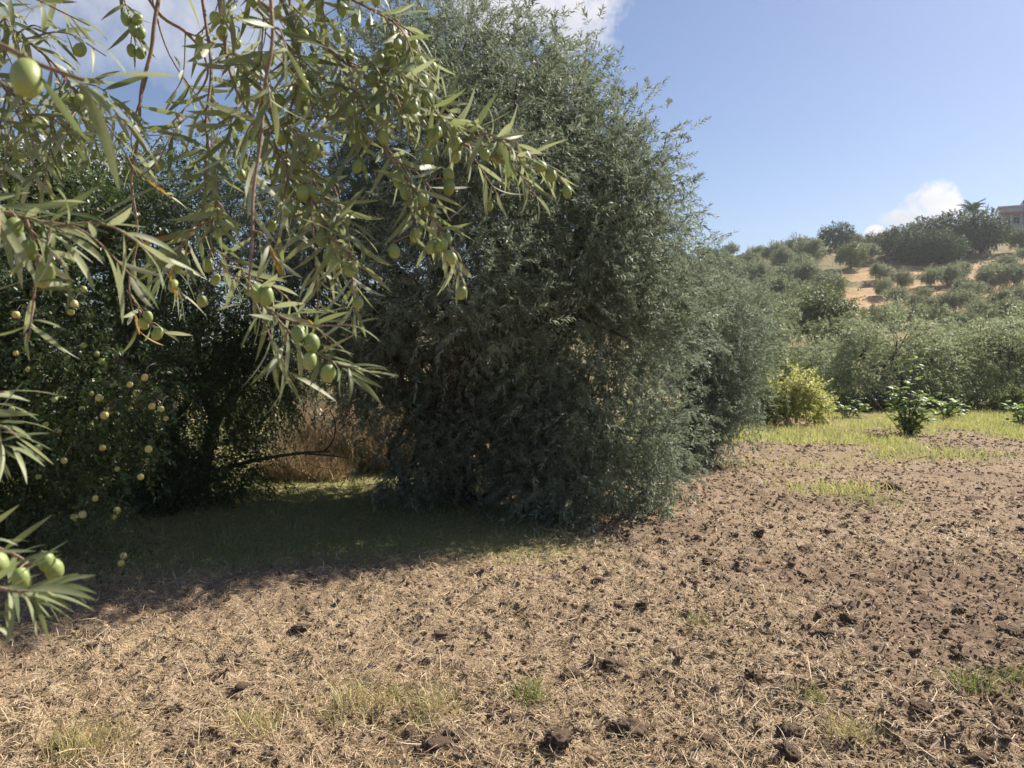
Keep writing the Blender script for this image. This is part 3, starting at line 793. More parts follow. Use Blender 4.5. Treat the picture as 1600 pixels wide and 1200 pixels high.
# single trees on the ridge
put(PV[0], on_hill(1305, 158), 7.2, 'round_tree', 'round dark green tree alone on the skyline', 'tree', hs=.95)
taken.append(on_hill(1305, 158))
for px, d, w, hs, lab in ((1410, 140, 9.2, .80, 'dark rounded pine at the left end of the hilltop grove'), (1450, 143, 10.8, .82, 'dark broad pine second from the left in the hilltop grove'),
                          (1497, 142, 10.8, .93, 'dark tall pine in the middle of the hilltop grove'), (1530, 141, 9.0, 1.14, 'dark pine at the right end of the hilltop grove, below the house'),
                          (1430, 134, 7.5, .95, 'lower dark pine in front of the hilltop grove on its left'), (1475, 133, 7.5, .95, 'lower dark pine in front of the hilltop grove on its right')):
    p = on_hill(px, d); put(PV[rh.integers(2)], p, w, 'pine_tree', lab, 'tree', 'pines of the hilltop grove', rh.uniform(0, 6), hs); taken.append(p)
for px, d, w, lab in ((1328, 132, 5.0, 'yellowish green tree below the round skyline tree'), (1362, 150, 4.0, 'green tree between the round skyline tree and the dark grove'), (1592, 138, 4.6, 'green tree at the right edge below the house')):
    p = on_hill(px, d); put(HG[rh.integers(2)], p, w, 'hill_tree', lab, 'tree', None, rh.uniform(0, 6)); taken.append(p)
# olives standing on the dry orange terraces, each base picked out on the slope
tl = ['second row, left', 'third row, left', 'lowest, left end', 'large, low in the middle', 'top row, middle', 'middle row, right of centre', 'second row, right of centre', 'large, low on the right', 'second row, near the right edge', 'third row, near the right edge', 'top row, left of centre', 'leftmost of all', 'lowest, left of centre', 'lowest, right of centre', 'topmost at the left', 'just under the dark pines', 'smallest, alone in the middle', 'topmost at the right', 'lowest strip, far left', 'lowest strip, second from left', 'lowest strip, middle', 'lowest strip, right', 'second strip, between the larger trees', 'right end of the middle strip', 'just left of the smallest tree', 'top strip, near the right edge', 'pair in the middle strip']
for ti, (px, py, w) in enumerate(((1408, 452, 34), (1400, 478, 36), (1395, 500, 30), (1490, 490, 46), (1480, 446, 40), (1520, 470, 38), (1545, 455, 40), (1560, 490, 46), (1585, 452, 40), (1590, 478, 36), (1455, 448, 34), (1382, 462, 30), (1430, 512, 44), (1530, 505, 46), (1375, 440, 36), (1500, 440, 34), (1445, 470, 24), (1570, 432, 38), (1362, 512, 40), (1392, 520, 40), (1465, 520, 44), (1510, 522, 44), (1505, 458, 30), (1578, 505, 44), (1428, 488, 30), (1552, 440, 36), (1462, 492, 32))):
    p, d = hill_hit(px, py); taken.append(p)
    put(HV[rh.integers(5)], p, w * d / F * .92, 'olive_tree', f'small olive tree on the dry orange terraces, {tl[ti]}', 'tree', 'olives on the orange terraces', rh.uniform(0, 6), rh.uniform(.85, 1.1))
# the close-set olives of the left slope and the bushes along the ridge
cnt = 0
for _ in range(9000):
    y = rh.uniform(42, 172); rr_ = rh.uniform(.21, .70); x = rr_ * y
    if rr_ > .41 and 47 < y < 127: continue
    if .46 < rr_ < .66 and y < 152: continue
    if .385 < rr_ < .455 and 116 < y < 163: continue
    dens = 5.2 if rr_ < .44 else 5.4
    p = np.array([x, y, float(hill_h(x, y))])
    if not free(p, dens + .006 * y): continue
    low = y < 66
    var = HG[rh.integers(2)] if rh.random() < .22 else HV[rh.integers(5)]
    green = any(var is v for v in HG)
    where = ['beside the large olive', 'left of the round tree', 'below the round tree', 'left below the pines', 'below the pines', 'below the house'][int(np.searchsorted([.29, .36, .43, .51, .60], rr_))]
    tint_ = 'fresh green' if green else 'grey green'
    if y > 150: lab, grp = f'{tint_} bush on the skyline of the hill, {where}', 'bushes along the ridge'
    elif rr_ < .44: lab, grp = f'{tint_} tree in the hill grove, {["low", "halfway up", "high up"][int(np.searchsorted([75, 115], y))]}, {where}', 'olives of the close-set hill grove'
    else: lab, grp = f'{tint_} tree {"at the foot of the hill" if y < 70 else "on the slope under the terraces"}, {where}', 'olives at the foot of the hill'
    w = rh.uniform(3.6, 5.6) * (.72 if y > 150 else 1)
    put(var, p, w, 'olive_tree' if y <= 150 else 'bush', lab, 'tree' if y <= 150 else 'bush', grp, rh.uniform(0, 6), rh.uniform(.8, 1.1)); cnt += 1
    if cnt > 230: break
# fence posts on the skyline
M['post'] = plain_mat('post', (.16, .15, .14), (.26, .25, .23), 8, .8)
for pi_, px in enumerate((1204, 1212, 1219, 1233, 1246)):
    p = on_hill(px, 176); g = Geo(); g.tube([[0, 0, -.3], [0, 0, 1.0], [.02, 0, 2.9]], [.11, .10, .09], 6)
    tag(link('fence_post', g.mesh('fence_post', M['post'], False), None, p), f'thin grey fence post on the skyline, {["first", "second", "third", "fourth", "fifth"][pi_]} from the left', 'post', 'fence posts on the skyline')
# palm
pb = on_hill(1517, 150); root = tag(link('palm_tree', None, None, pb), 'palm tree top rising above the hilltop grove', 'palm')
g = Geo(); ph = float(P(1517, 331, 150)[2] - pb[2])
g.tube(bez([[0, 0, -.3], [.1, 0, ph * .5], [0, 0, ph]], 8), np.linspace(.3, .2, 8), 8); link('trunk', g.mesh('trunk', M['bark']), root)
fr = []; n = 9
for i in range(n):
    t = i / (n - 1); x = t * 1.0; z = .55 * t - .75 * t * t
    fr.append((x, z))
V = []; Fq = []
for i, (x, z) in enumerate(fr):
    wv = .02
    V += [(x, -wv, z), (x, wv, z)]
    if i: Fq.append([2 * i - 2, 2 * i, 2 * i + 1, 2 * i - 1])
k0 = len(V)
for i in range(1, 9):
    x, z = fr[i]
    for s in (-1, 1):
        for e in (0, .5):
            j = len(V); xx = x - e * .12
            V += [(xx, 0, z), (xx + .06, 0, z), (xx + .22, s * .24, z - .10), (xx + .18, s * .24, z - .10)]
            Fq.append([j, j + 1, j + 2, j + 3])
frond = mesh_from('frond', np.array(V), np.array(Fq), M['pine_leaf'], False, {'rnd': ('FACE', rng.random(len(Fq)))})
for i in range(18):
    o = link('frond', frond, root); o.location = (0, 0, ph - .05 + .02 * (i % 3)); o.rotation_euler = (0, -rh.uniform(-.3, 1.25), i * 2.4); s = rh.uniform(2.0, 2.8); o.scale = (s, s, s)
# house on the crest, running out of the frame on the right
M['wall_paint'] = plain_mat('wall_paint', (.50, .46, .44), (.60, .56, .53), .7, .85)
M['roof_tile'] = plain_mat('roof_tile', (.42, .13, .08), (.55, .20, .12), 2.0, .8)
M['grey_panel'] = plain_mat('grey_panel', (.20, .22, .27), (.26, .28, .33), 1.0, .6)
M['dark_glass'] = plain_mat('dark_glass', (.05, .06, .075), (.08, .09, .11), 1.0, .2)
def house():
    hb = on_hill(1585, 160)
    z0 = P(1585, 352, 160)[2]
    root = tag(link('hill_house', None, None, (hb[0], hb[1], z0)), 'pale house with red tiled verandah roof on the hilltop at the right edge', 'house')
    root.rotation_euler = (0, 0, -math.atan2(hb[0], hb[1]) + .12)
    def part(nm, mat, *boxes, parent=root):
        g = Geo()
        for a, b in boxes: g.box(a, b)
        return link(nm, g.mesh(nm, mat, False), parent)
    s = 160 / F                                     # metres per photograph pixel at that distance
    part('wall', M['wall_paint'], ((-22 * s, 0, -4), (60 * s, 6, 3.6)))
    part('roof', M['wall_paint'], ((-25 * s, -.35, 3.603), (61 * s, 6.3, 3.95)))
    # red tiled lean-to roof over the verandah
    V = np.array([[-22 * s, -1.5, 1.95], [8 * s, -1.5, 1.95], [8 * s, -.003, 2.6], [-22 * s, -.003, 2.6], [-22 * s, -1.5, 2.07], [8 * s, -1.5, 2.07], [8 * s, -.003, 2.72], [-22 * s, -.003, 2.72]])
    Fh = np.array([[0, 3, 2, 1], [4, 5, 6, 7], [0, 1, 5, 4], [2, 3, 7, 6], [1, 2, 6, 5], [0, 4, 7, 3]])
    link('verandah_roof', mesh_from('verandah_roof', V, Fh, M['roof_tile']), root)
    for x in (-20, -8, 5):
        part('verandah_post', M['wall_paint'], ((x * s - .1, -1.45, -1), (x * s + .1, -1.25, 1.94)))
    for x in (-16, -4):
        w = part('window', M['wall_paint'], ((x * s - .1, -.06, .2), (x * s + 1.1, -.003, 1.6)))
        part('pane', M['dark_glass'], ((x * s, -.09, .3), (x * s + .46, -.062, 1.5)), ((x * s + .54, -.09, .3), (x * s + 1.0, -.062, 1.5)), parent=w)
    part('tower', M['grey_panel'], ((9 * s, -.6, -4), (60 * s, 3.5, 4.6)))
    for i in range(11):
        part('panel_rib', M['grey_panel'], (((10 + i * 4) * s, -.68, -4), ((10 + i * 4) * s + .1, -.603, 4.5)))
    part('tower_cap', M['grey_panel'], ((8 * s, -.8, 4.603), (61 * s, 3.7, 4.85)))
    part('chimney', M['grey_panel'], ((18 * s, .5, 4.853), (18 * s + .5, 1.0, 5.4)))
house()

# ------------------------------------------------------------------ litter on the field
rl = np.random.default_rng(55)
def ico(sub):
    import bmesh
    bm = bmesh.new(); bmesh.ops.create_icosphere(bm, subdivisions=sub, radius=1)
    V = np.array([v.co[:] for v in bm.verts]); Fc = np.array([[v.index for v in f.verts] for f in bm.faces]); bm.free()
    return V, Fc
icoV, icoF = ico(2); bigV, bigF = ico(4)
icV = np.array([[1, 0, 0], [-1, 0, 0], [0, 1, 0], [0, -1, 0], [0, 0, 1], [0, 0, -.6]], float); icF = np.array([[0, 2, 4], [2, 1, 4], [1, 3, 4], [3, 0, 4], [2, 0, 5], [1, 2, 5], [3, 1, 5], [0, 3, 5]])
def clod_mesh(seed, V0, F0, deep):
    V = V0.copy()
    n = fbm(V[:, 0] * 1.2 + seed * 9, V[:, 1] * 1.2, V[:, 2] * 1.2 + 5, oct=2, seed=seed)
    c = fbm(V[:, 0] * 3.2 + seed, V[:, 1] * 3.2, V[:, 2] * 3.2, oct=3 if deep else 1, seed=seed + 50)
    k = .40 + .85 * n + .75 * np.abs(2 * c - 1) ** .8 - .1
    if deep: k = k + .16 * (fbm(V[:, 0] * 11, V[:, 1] * 11, V[:, 2] * 11, oct=2, seed=seed + 90) - .5)
    V = V * k[:, None]
    V[:, 2] *= .66
    return mesh_from('clod', V, F0, M['clod'], False)
clod_me = [clod_mesh(i, icoV, icoF, False) for i in range(8)]; big_me = [clod_mesh(20 + i, bigV, bigF, True) for i in range(8)]
big = [(985, 1148, .085), (645 * 550 / 1600 + 500, 1160, .05), (1110, 960, .05), (970, 955, .045), (1003, 960, .05), (965, 1055, .055), (890, 1060, .045), (1305, 960, .05), (870, 1180, .07), (1240, 1155, .06), (1330, 985, .06), (1580, 1000, .06), (1110, 1170, .05),
       (145, 1018, .03), (470, 995, .045), (630, 1130, .04), (715, 1165, .05), (375, 1095, .03), (1500, 960, .05), (1180, 1070, .05), (1395, 765, .09), (1185, 840, .05), (1300, 1000, .06), (680, 1180, .06), (1570, 1130, .055), (1440, 1120, .05)]
def px_ground(px, py):
    v = ray(px, py); t = EYE / -v[2]
    for _ in range(3):
        p = np.array([0, 0, EYE]) + v * t; t = (EYE - float(hf(p[0], p[1], False))) / -v[2]
    return np.array([0, 0, EYE]) + v * t
spots = [(*px_ground(a, b)[:2], s) for a, b, s in big]
while len(spots) < 290:
    y = rl.uniform(2.7, 9.5); x = rl.uniform(-.72, .72) * y
    if rl.random() > smooth(-1.5, 1.6, x) * .8 + .2 or grass_mask(x, y) > .4: continue
    spots.append((x, y, rl.uniform(.014, .027) * (1 + .03 * y) + .02 * rl.random() ** 6))
for i, (x, y, s) in enumerate(spots):
    o = link('clod', (big_me if s > .04 else clod_me)[i % 8], ground)
    o.location = (x, y, float(hf(np.array([x]), np.array([y]))[0]) + s * .02)
    o.rotation_euler = (rl.uniform(-.4, .4), rl.uniform(-.4, .4), rl.uniform(0, 6.3)); k = rl.uniform(.8, 1.25)
    o.scale = (s * k, s / k * 1.05, s * rl.uniform(.7, 1.0))
def sample_field(n, ymax, dens, r, pw=1.6):
    out = []
    m = 0
    while m < n:
        q = n * 2
        y = 2.55 + (ymax - 2.55) * r.random(q) ** pw; x = r.uniform(-.74, .74, q) * y
        ok = r.random(q) < dens(x, y)
        out.append(np.stack([x[ok], y[ok]], -1)); m += ok.sum()
    return np.concatenate(out)[:n]
# small crumbs of soil
q = sample_field(26000, 17, lambda x, y: (.35 + .65 * smooth(-2, 2, x)) * (1 - .8 * grass_mask(x, y)), rl)
s = rl.uniform(.005, .012, len(q)) * (1 + .08 * q[:, 1]) * (1 + .8 * rl.random(len(q)) ** 5)
wob = rl.uniform(.55, 1.35, (len(q), len(icV), 3))
ca, sa = np.cos(a := rl.uniform(0, 6.28, len(q))), np.sin(a)
V = (icV[None] + rl.normal(0, .25, wob.shape)) * wob * s[:, None, None] * np.array([1, 1, .8])
V = np.stack([V[..., 0] * ca[:, None] - V[..., 1] * sa[:, None], V[..., 0] * sa[:, None] + V[..., 1] * ca[:, None], V[..., 2]], -1)
z = hf(q[:, 0], q[:, 1])
V = V + np.stack([q[:, 0], q[:, 1], z + s * .15], -1)[:, None]
Fc = (icF[None] + (np.arange(len(q)) * len(icV))[:, None, None]).reshape(-1, 3)
o = link('crumbs', mesh_from('crumbs', V.reshape(-1, 3), Fc, M['clod']), ground); o['kind'] = 'stuff'
# dry straw, lying and half standing
def blades(q, ln, wd, lean, r, curl=.5, z0=.004):
    n = len(q); z = hf(q[:, 0], q[:, 1])
    a = r.uniform(0, 2 * math.pi, n)
    dirn = np.stack([np.cos(a) * np.cos(lean), np.sin(a) * np.cos(lean), np.sin(lean)], -1)
    p0 = np.stack([q[:, 0], q[:, 1], z + z0], -1)
    p1 = p0 + dirn * ln[:, None] * .5
    d2 = norm(dirn + r.normal(0, curl * .5, (n, 3)) + np.array([0, 0, -1]) * (curl * r.random(n))[:, None])
    p2 = p1 + d2 * ln[:, None] * .5
    gr = hf(p2[:, 0], p2[:, 1]); p2[:, 2] = np.maximum(p2[:, 2], gr + .004); p1[:, 2] = np.maximum(p1[:, 2], hf(p1[:, 0], p1[:, 1]) + .004)
    s = norm(np.cross(dirn, np.array([0, 0, 1]) + r.normal(0, .5, (n, 3)))) * wd[:, None] * .5
    V = np.stack([p0 - s, p0 + s, p1 + s, p1 - s, p2], 1)
    k = np.arange(n)[:, None] * 5
    return V.reshape(-1, 3), [k + np.array([[0, 1, 2, 3]]), k + np.array([[3, 2, 4]])]
def blade_obj(name, q, ln, wd, lean, r, mat, parent=None, **kw):
    V, f = blades(q, ln, wd, lean, r, **kw); c = r.random(len(q))
    return link(name, mesh_from(name, V, f, mat, False, {'rnd': ('FACE', np.concatenate([c, c]))}), parent)
q = sample_field(108000, 15, lambda x, y: straw_mask(x, y) * (1 - .6 * grass_mask(x, y)), rl, 1.45)
dist = q[:, 1]
o = blade_obj('straw_litter', q, rl.uniform(.02, .075, len(q)) * (1 + 1.0 * rl.random(len(q)) ** 4), rl.uniform(.0014, .0032, len(q)) * (1 + .12 * dist), np.abs(rl.normal(.12, .35, len(q))), rl, M['straw'])
tag(o, 'chopped dry straw strewn over the tilled soil', 'straw', kind='stuff')
# longer stalks
q = sample_field(2600, 9, lambda x, y: .25 + .75 * straw_mask(x, y), rl, 1.4)
o = blade_obj('dry_stalks', q, rl.uniform(.12, .32, len(q)), rl.uniform(.002, .0042, len(q)), np.abs(rl.normal(.12, .3, len(q))), rl, M['straw'], curl=.35)
tag(o, 'long dry stalks lying across the soil', 'straw', kind='stuff')
# green grass: shaded strip on the left, lit sward at the far right
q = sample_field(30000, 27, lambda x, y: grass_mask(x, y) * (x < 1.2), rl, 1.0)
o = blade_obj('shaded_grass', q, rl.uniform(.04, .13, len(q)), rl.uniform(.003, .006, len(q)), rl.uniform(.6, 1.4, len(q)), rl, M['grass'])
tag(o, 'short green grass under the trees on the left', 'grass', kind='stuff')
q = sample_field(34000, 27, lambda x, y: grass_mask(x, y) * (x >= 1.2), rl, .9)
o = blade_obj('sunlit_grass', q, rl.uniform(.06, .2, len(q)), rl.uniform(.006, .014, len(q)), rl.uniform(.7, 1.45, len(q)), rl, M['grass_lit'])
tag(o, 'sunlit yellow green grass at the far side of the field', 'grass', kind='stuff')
# single tufts of grass in the foreground
def tuft(px, py, n, rad, ln, mat, label):
    c = px_ground(px, py); q = c[:2] + rl.normal(0, rad, (n, 2))
    V, f = blades(q, rl.uniform(ln * .5, ln, n), rl.uniform(.002, .0038, n), rl.uniform(.55, 1.45, n), rl)
    cc = rl.random(n)
    V = V - c
    o = link('grass_tuft', mesh_from('grass_tuft', V, f, M[mat], False, {'rnd': ('FACE', np.concatenate([cc, cc]))}), None, c)
    tag(o, label, 'grass tuft')
    if rad > .15: o.name = 'weed_patch'; tag(o, kind='stuff', cat='weeds')
for a in ((830, 1098, 150, .05, .13, 'grass', 'green grass tuft in the middle of the foreground soil'), (560, 1120, 260, .10, .16, 'tuft_dry', 'yellow straw coloured tuft at the lower left of the foreground'),
          (670, 1125, 220, .09, .14, 'tuft_dry', 'yellowish tuft between the green tuft and the lower left tuft'), (1515, 1080, 160, .06, .13, 'grass', 'green tuft near the right edge of the foreground soil'),
          (1270, 1100, 70, .03, .10, 'grass', 'small green tuft right of centre in the foreground'), (1330, 1165, 130, .06, .15, 'tuft_dry', 'yellow tuft at the bottom edge right of centre'),
          (1085, 985, 90, .05, .10, 'grass', 'faint green tuft beyond the middle foreground tuft'), (620, 1095, 40, .02, .1, 'grass', 'tiny green sprig beside the yellow tufts'), (1590, 1070, 110, .05, .12, 'grass', 'green tuft cut by the right edge of the frame'),
          (400, 1150, 160, .08, .13, 'tuft_dry', 'dry tuft low in the left foreground'), (1360, 790, 420, .22, .12, 'grass', 'low green patch of weeds far across the tilled soil'), (130, 1180, 260, .08, .16, 'tuft_dry', 'dry yellow tuft in the bottom left corner')):
    tuft(*a)
# a few pale stones
M['stone'] = plain_mat('stone', (.42, .38, .34), (.58, .54, .49), 30, .85)
stone_me = []
for i in range(3):
    V = icoV * (.7 + .5 * fbm(icoV[:, 0] + i * 7, icoV[:, 1], icoV[:, 2] + 3, oct=2, seed=90 + i))[:, None]; V[:, 2] *= .6
    stone_me.append(mesh_from('stone', V, icoF, M['stone'], True))
for i, (px, py, s) in enumerate(((860, 985, .016), (443, 1014, .012), (922, 1075, .018), (1035, 1057, .012), (1290, 783, .03), (795, 929, .014), (216, 1043, .014), (735, 960, .012))):
    c = px_ground(px, py); o = link('stone', stone_me[i % 3], ground); o.location = c + [0, 0, .012]; o.scale = (s * 1.3, s, s); o.rotation_euler = (0, 0, i)

# ------------------------------------------------------------------ olive branches hanging in front of the camera
def near_leaf(seed, mat):
    r = np.random.default_rng(seed); n = 7
    st = np.linspace(0, 1, n); wd = .056 * np.sin(np.pi * st ** .85) ** .75 * r.uniform(.9, 1.1); wd[0] = .012; wd[-1] = .004
    cv = r.uniform(-.05, .34); tw = r.uniform(-.9, .9); sb = r.uniform(-.17, .17)
    V = []; Fq = []
    for i, t in enumerate(st):
        x = t * (1 - .25 * cv * t); z = -cv * t * t; y0 = sb * t * t; a = tw * t
        for s, up in ((-1, .22), (0, 0), (1, .22)):
            w = s * wd[i]; V.append((x, y0 + w * math.cos(a), z + abs(w) * up + w * math.sin(a)))
        if i:
            b = 3 * i
            Fq += [[b - 3, b, b + 1, b - 2], [b - 2, b + 1, b + 2, b - 1]]
    return mesh_from('leaf', np.array(V), np.array(Fq), mat, True)
LM = [near_leaf(i, M['near_leaf']) for i in range(9)]
LD = [near_leaf(40 + i, M['dry_leaf']) for i in range(2)]
OM = [lathe_mesh('olive', [(0, .5), (.10, .49), (.24, .42), (.345, .22), (.37, 0), (.34, -.23), (.23, -.42), (.09, -.50), (0, -.525)], 12, M['olive_fruit']),
      lathe_mesh('olive', [(0, .48), (.11, .47), (.27, .38), (.38, .18), (.40, -.03), (.35, -.25), (.22, -.42), (.08, -.485), (0, -.50)], 12, M['olive_fruit'])]
class Branch:
    def __init__(s, label, seed, leaf=(.041, .063), group='olive branches hanging in front'):
        s.r = np.random.default_rng(seed); s.g = Geo(); s.leaves = []; s.olives = []; s.label = label; s.leaf = leaf; s.group = group; s.base = None; s.paths = []
    def shoot(s, pts, r0=.0022, r1=.0008, t0=.1, t1=1.0, gap=.014, dry=0.0, leaf=None, droop=.10, olive=0.0, spread=(35, 72), size=1.0):
        """pts: (photo x, photo y, distance) triples converted to places in the scene"""
        w = np.array([P(*p) for p in pts]); return s.shoot3(w, r0, r1, t0, t1, gap, dry, leaf, droop, olive, spread, size)
    def shoot3(s, w, r0=.0022, r1=.0008, t0=.1, t1=1.0, gap=.014, dry=0.0, leaf=None, droop=.10, olive=0.0, spread=(35, 72), size=1.0):
        r = s.r; leaf = leaf or s.leaf
        c = bez(w, max(8, 5 * len(w)))
        if s.base is None: s.base = c[0]
        s.paths.append(c)
        s.g.tube(c, np.linspace(r0, r1, len(c)), 6)
        seg = np.linalg.norm(np.diff(c, axis=0), axis=1); cum = np.concatenate([[0], np.cumsum(seg)]); tot = cum[-1]
        if gap:
            x = t0 * tot; k = 0; a0 = r.uniform(0, 6.28)
            while x <= t1 * tot + 1e-6:
                i = min(len(seg) - 1, max(0, np.searchsorted(cum, x) - 1)); u = (x - cum[i]) / seg[i]
                p = c[i] + (c[i + 1] - c[i]) * u; ax = norm(c[i + 1] - c[i]); f = x / tot
                a = norm(np.cross(ax, [.2, .3, 1.0])); b = np.cross(ax, a)
                for side in (0, 1):
                    if r.random() < .10: continue
                    th = a0 + k * math.pi / 2 + side * math.pi + r.normal(0, .4)
                    rad = a * math.cos(th) + b * math.sin(th)
                    al = R(r.uniform(*spread)) * (1.1 - .55 * f ** 2)
                    d = norm(ax * math.cos(al) + rad * math.sin(al) + np.array([0, 0, -droop * r.uniform(.3, 1.4)]))
                    n = norm(ax * .7 - rad * .3 + np.array([0, 0, .8]) + r.normal(0, .35, 3))
                    L_ = r.uniform(*leaf) * (1.05 - .4 * f ** 4) * size
                    s.leaves.append((p, d, n, L_, r.random() < dry))
                if olive and r.random() < olive: s.olive3(p, ax)
                x += gap * r.uniform(.75, 1.3); k += 1
        return c
    def olive3(s, p, ax=None, ln=.0165):
        r = s.r; e = p + np.array([r.normal(0, .006), r.normal(0, .006), -r.uniform(.008, .016)])
        s.g.tube(bez([p, (p + e) / 2 + r.normal(0, .002, 3), e], 4), [.0008, .0007, .0007, .0009], 4)
        L_ = ln * r.uniform(.78, 1.12); d = norm(np.array([r.normal(0, .35), r.normal(0, .35), -1.0]))
        s.olives.append((e + d * L_ * .5, d, L_))
    def olive(s, px, py, d, ln=.021):
        c = P(px, py, d); r = s.r
        allp = np.concatenate(s.paths); j = np.argmin(np.linalg.norm(allp - (c + [0, 0, ln * .5 + .015]), axis=1)); p = allp[j]
        dd = norm(np.array([r.normal(0, .3), r.normal(0, .3), -1.0])); top = c - dd * ln * .5
        s.g.tube(bez([p, (p + top) / 2 + np.array([0, 0, .003]), top], 5), [.0009, .0008, .0007, .0007, .0010], 4)
        s.olives.append((c, dd, ln * r.uniform(.93, 1.07)))
    def sides(s, c, n, ln=(.06, .12), gap=.014, t0=.15, t1=.95, olive=.15, dry=0.0, down=.3, right=0.25, size=1.0):
        r = s.r
        for t in np.linspace(t0, t1, n) + r.normal(0, .03, n):
            i = int(np.clip(t * (len(c) - 1), 0, len(c) - 2)); ax = norm(c[i + 1] - c[i])
            v = norm(r.normal(size=3)); v = norm(v - ax * v.dot(ax)) + ax * .8 + np.array([right, -.1, -down]); v = norm(v)
            L_ = r.uniform(*ln)
            w = np.array([c[i], c[i] + v * L_ * .5 + [0, 0, .005], c[i] + v * L_ + np.array([0, 0, -.25 * L_])])
            s.shoot3(w, .0013, .0006, .12, 1.0, gap, dry, None, .10, olive, (35, 70), size)
    def one(s, px, py, qx, qy, d, d2=None, n=None, dry=False):
        """a single leaf from its stalk to its tip"""
        p = P(px, py, d); v = P(qx, qy, d2 or d + s.r.normal(0, .008)) - p
        n = np.array([s.r.normal(0, .3), s.r.uniform(-.9, -.1), 1.0]) if n is None else np.array(n, float)
        s.leaves.append((p, norm(v), norm(n), float(np.linalg.norm(v)), dry))
    def done(s):
        root = link('olive_branch', None, None, s.base); tag(root, s.label, 'branch', s.group)
        st = link('stem', s.g.mesh('stem', M['near_bark'], True, s.base), root)
        order = sorted(range(len(s.leaves)), key=lambda i: -s.leaves[i][3] / max(.2, s.leaves[i][0][1]))
        for q in order[:300]:
            p, d, n, L_, dr = s.leaves[q]
            o = link('leaf', (LD[q % 2] if dr else LM[q % 9]), root); o.matrix_local = orient(p - s.base, d, n, L_)
        for i, (p, d, L_) in enumerate(s.olives):
            o = link('olive', OM[i % 2], root)
            o.matrix_local = orient(p - s.base, d, [s.r.normal(), s.r.normal(), .2], L_) @ Matrix.Rotation(math.pi / 2, 4, 'Y')
        return root

def px3(d, *p): return [(a, b, d) for a, b in p]

# the long hanging shoot with the bright leaf spray at its end
b = Branch('long reddish shoot hanging down mid picture, ending in a bright leaf spray with olives', 1)
c0 = b.shoot([(430, -120, .82), (423, -20, .80), (426, 60, .79), (413, 140, .79), (408, 215, .78), (396, 300, .77), (394, 380, .76), (388, 455, .75)], .0024, .0014, gap=0)
b.sides(c0, 5, (.03, .055), .016, .25, .8, .1, .03)
c = b.shoot([(388, 452, .75), (425, 490, .74), (470, 535, .72), (525, 567, .71), (560, 575, .70)], .0016, .0007, .05, 1, .02, droop=.05)
c2 = b.shoot([(392, 458, .75), (440, 495, .74), (490, 508, .74), (548, 508, .74)], .0013, .0006, .1, 1, .03, droop=.0)
b.shoot([(398, 470, .75), (420, 520, .75), (432, 565, .75)], .0012, .0006, .2, 1, .014, droop=.4)
b.shoot([(450, 515, .73), (440, 560, .73), (460, 595, .73)], .0010, .0006, .3, 1, .013, droop=.4)
for a in ((401, 471, 446, 515), (445, 495, 502, 473), (476, 495, 521, 473), (499, 495, 548, 467), (453, 508, 510, 505), (505, 503, 550, 498), (553, 507, 592, 490), (548, 508, 601, 521), (525, 508, 570, 527), (499, 547, 554, 537), (507, 558, 562, 555), (524, 565, 575, 583), (560, 578, 612, 566), (560, 580, 625, 582),
          (535, 575, 598, 606), (545, 588, 604, 617), (535, 578, 521, 620), (402, 495, 371, 547), (425, 521, 427, 568), (433, 560, 442, 615), (445, 590, 482, 632), (404, 452, 453, 413), (415, 468, 458, 474), (390, 468, 338, 462), (392, 474, 335, 478), (470, 540, 515, 530), (455, 530, 490, 580), (480, 555, 545, 545)):
    b.one(*a, .73 + b.r.normal(0, .012))
for px, py in ((403, 459), (416, 463), (487, 536), (484, 564), (513, 583), (466, 523)): b.olive(px, py, .70 if px > 450 else .73, .0172)
b.done()
# the long diagonal branch ending right
b = Branch('long diagonal olive branch laden with fruit, its tip furthest right against the large olive', 2)
c = b.shoot([(240, -110, 1.04), (400, 0, 1.0), (520, 82, .96), (600, 142, .94), (690, 208, .93), (760, 240, .92), (806, 262, .92)], .0040, .0009, .25, 1, .022)
b.sides(c, 13, (.06, .12), .014, .36, .88, .22, right=.2)
a = b.shoot([(520, 82, .96), (560, 150, .93), (600, 230, .90), (650, 300, .88), (695, 370, .87), (728, 420, .87)], .0022, .0007, .15, 1, .016, droop=.1, olive=.06)
b.sides(a, 7, (.05, .09), .014, .2, .75, .2, right=.5, down=.2)
for px, py, d in ((650, 133, .93), (643, 165, .93), (682, 207, .92), (545, 84, .95), (556, 32, .97), (616, 97, .94), (606, 132, .93), (582, 125, .94), (593, 95, .95), (626, 125, .94), (757, 240, .91), (701, 273, .90), (702, 293, .9), (690, 383, .86), (704, 402, .86), (668, 245, .9), (633, 300, .88), (622, 278, .88), (600, 215, .9), (535, 15, .98), (500, 20, .99)):
    b.olive(px, py, d, .0175)
b.done()
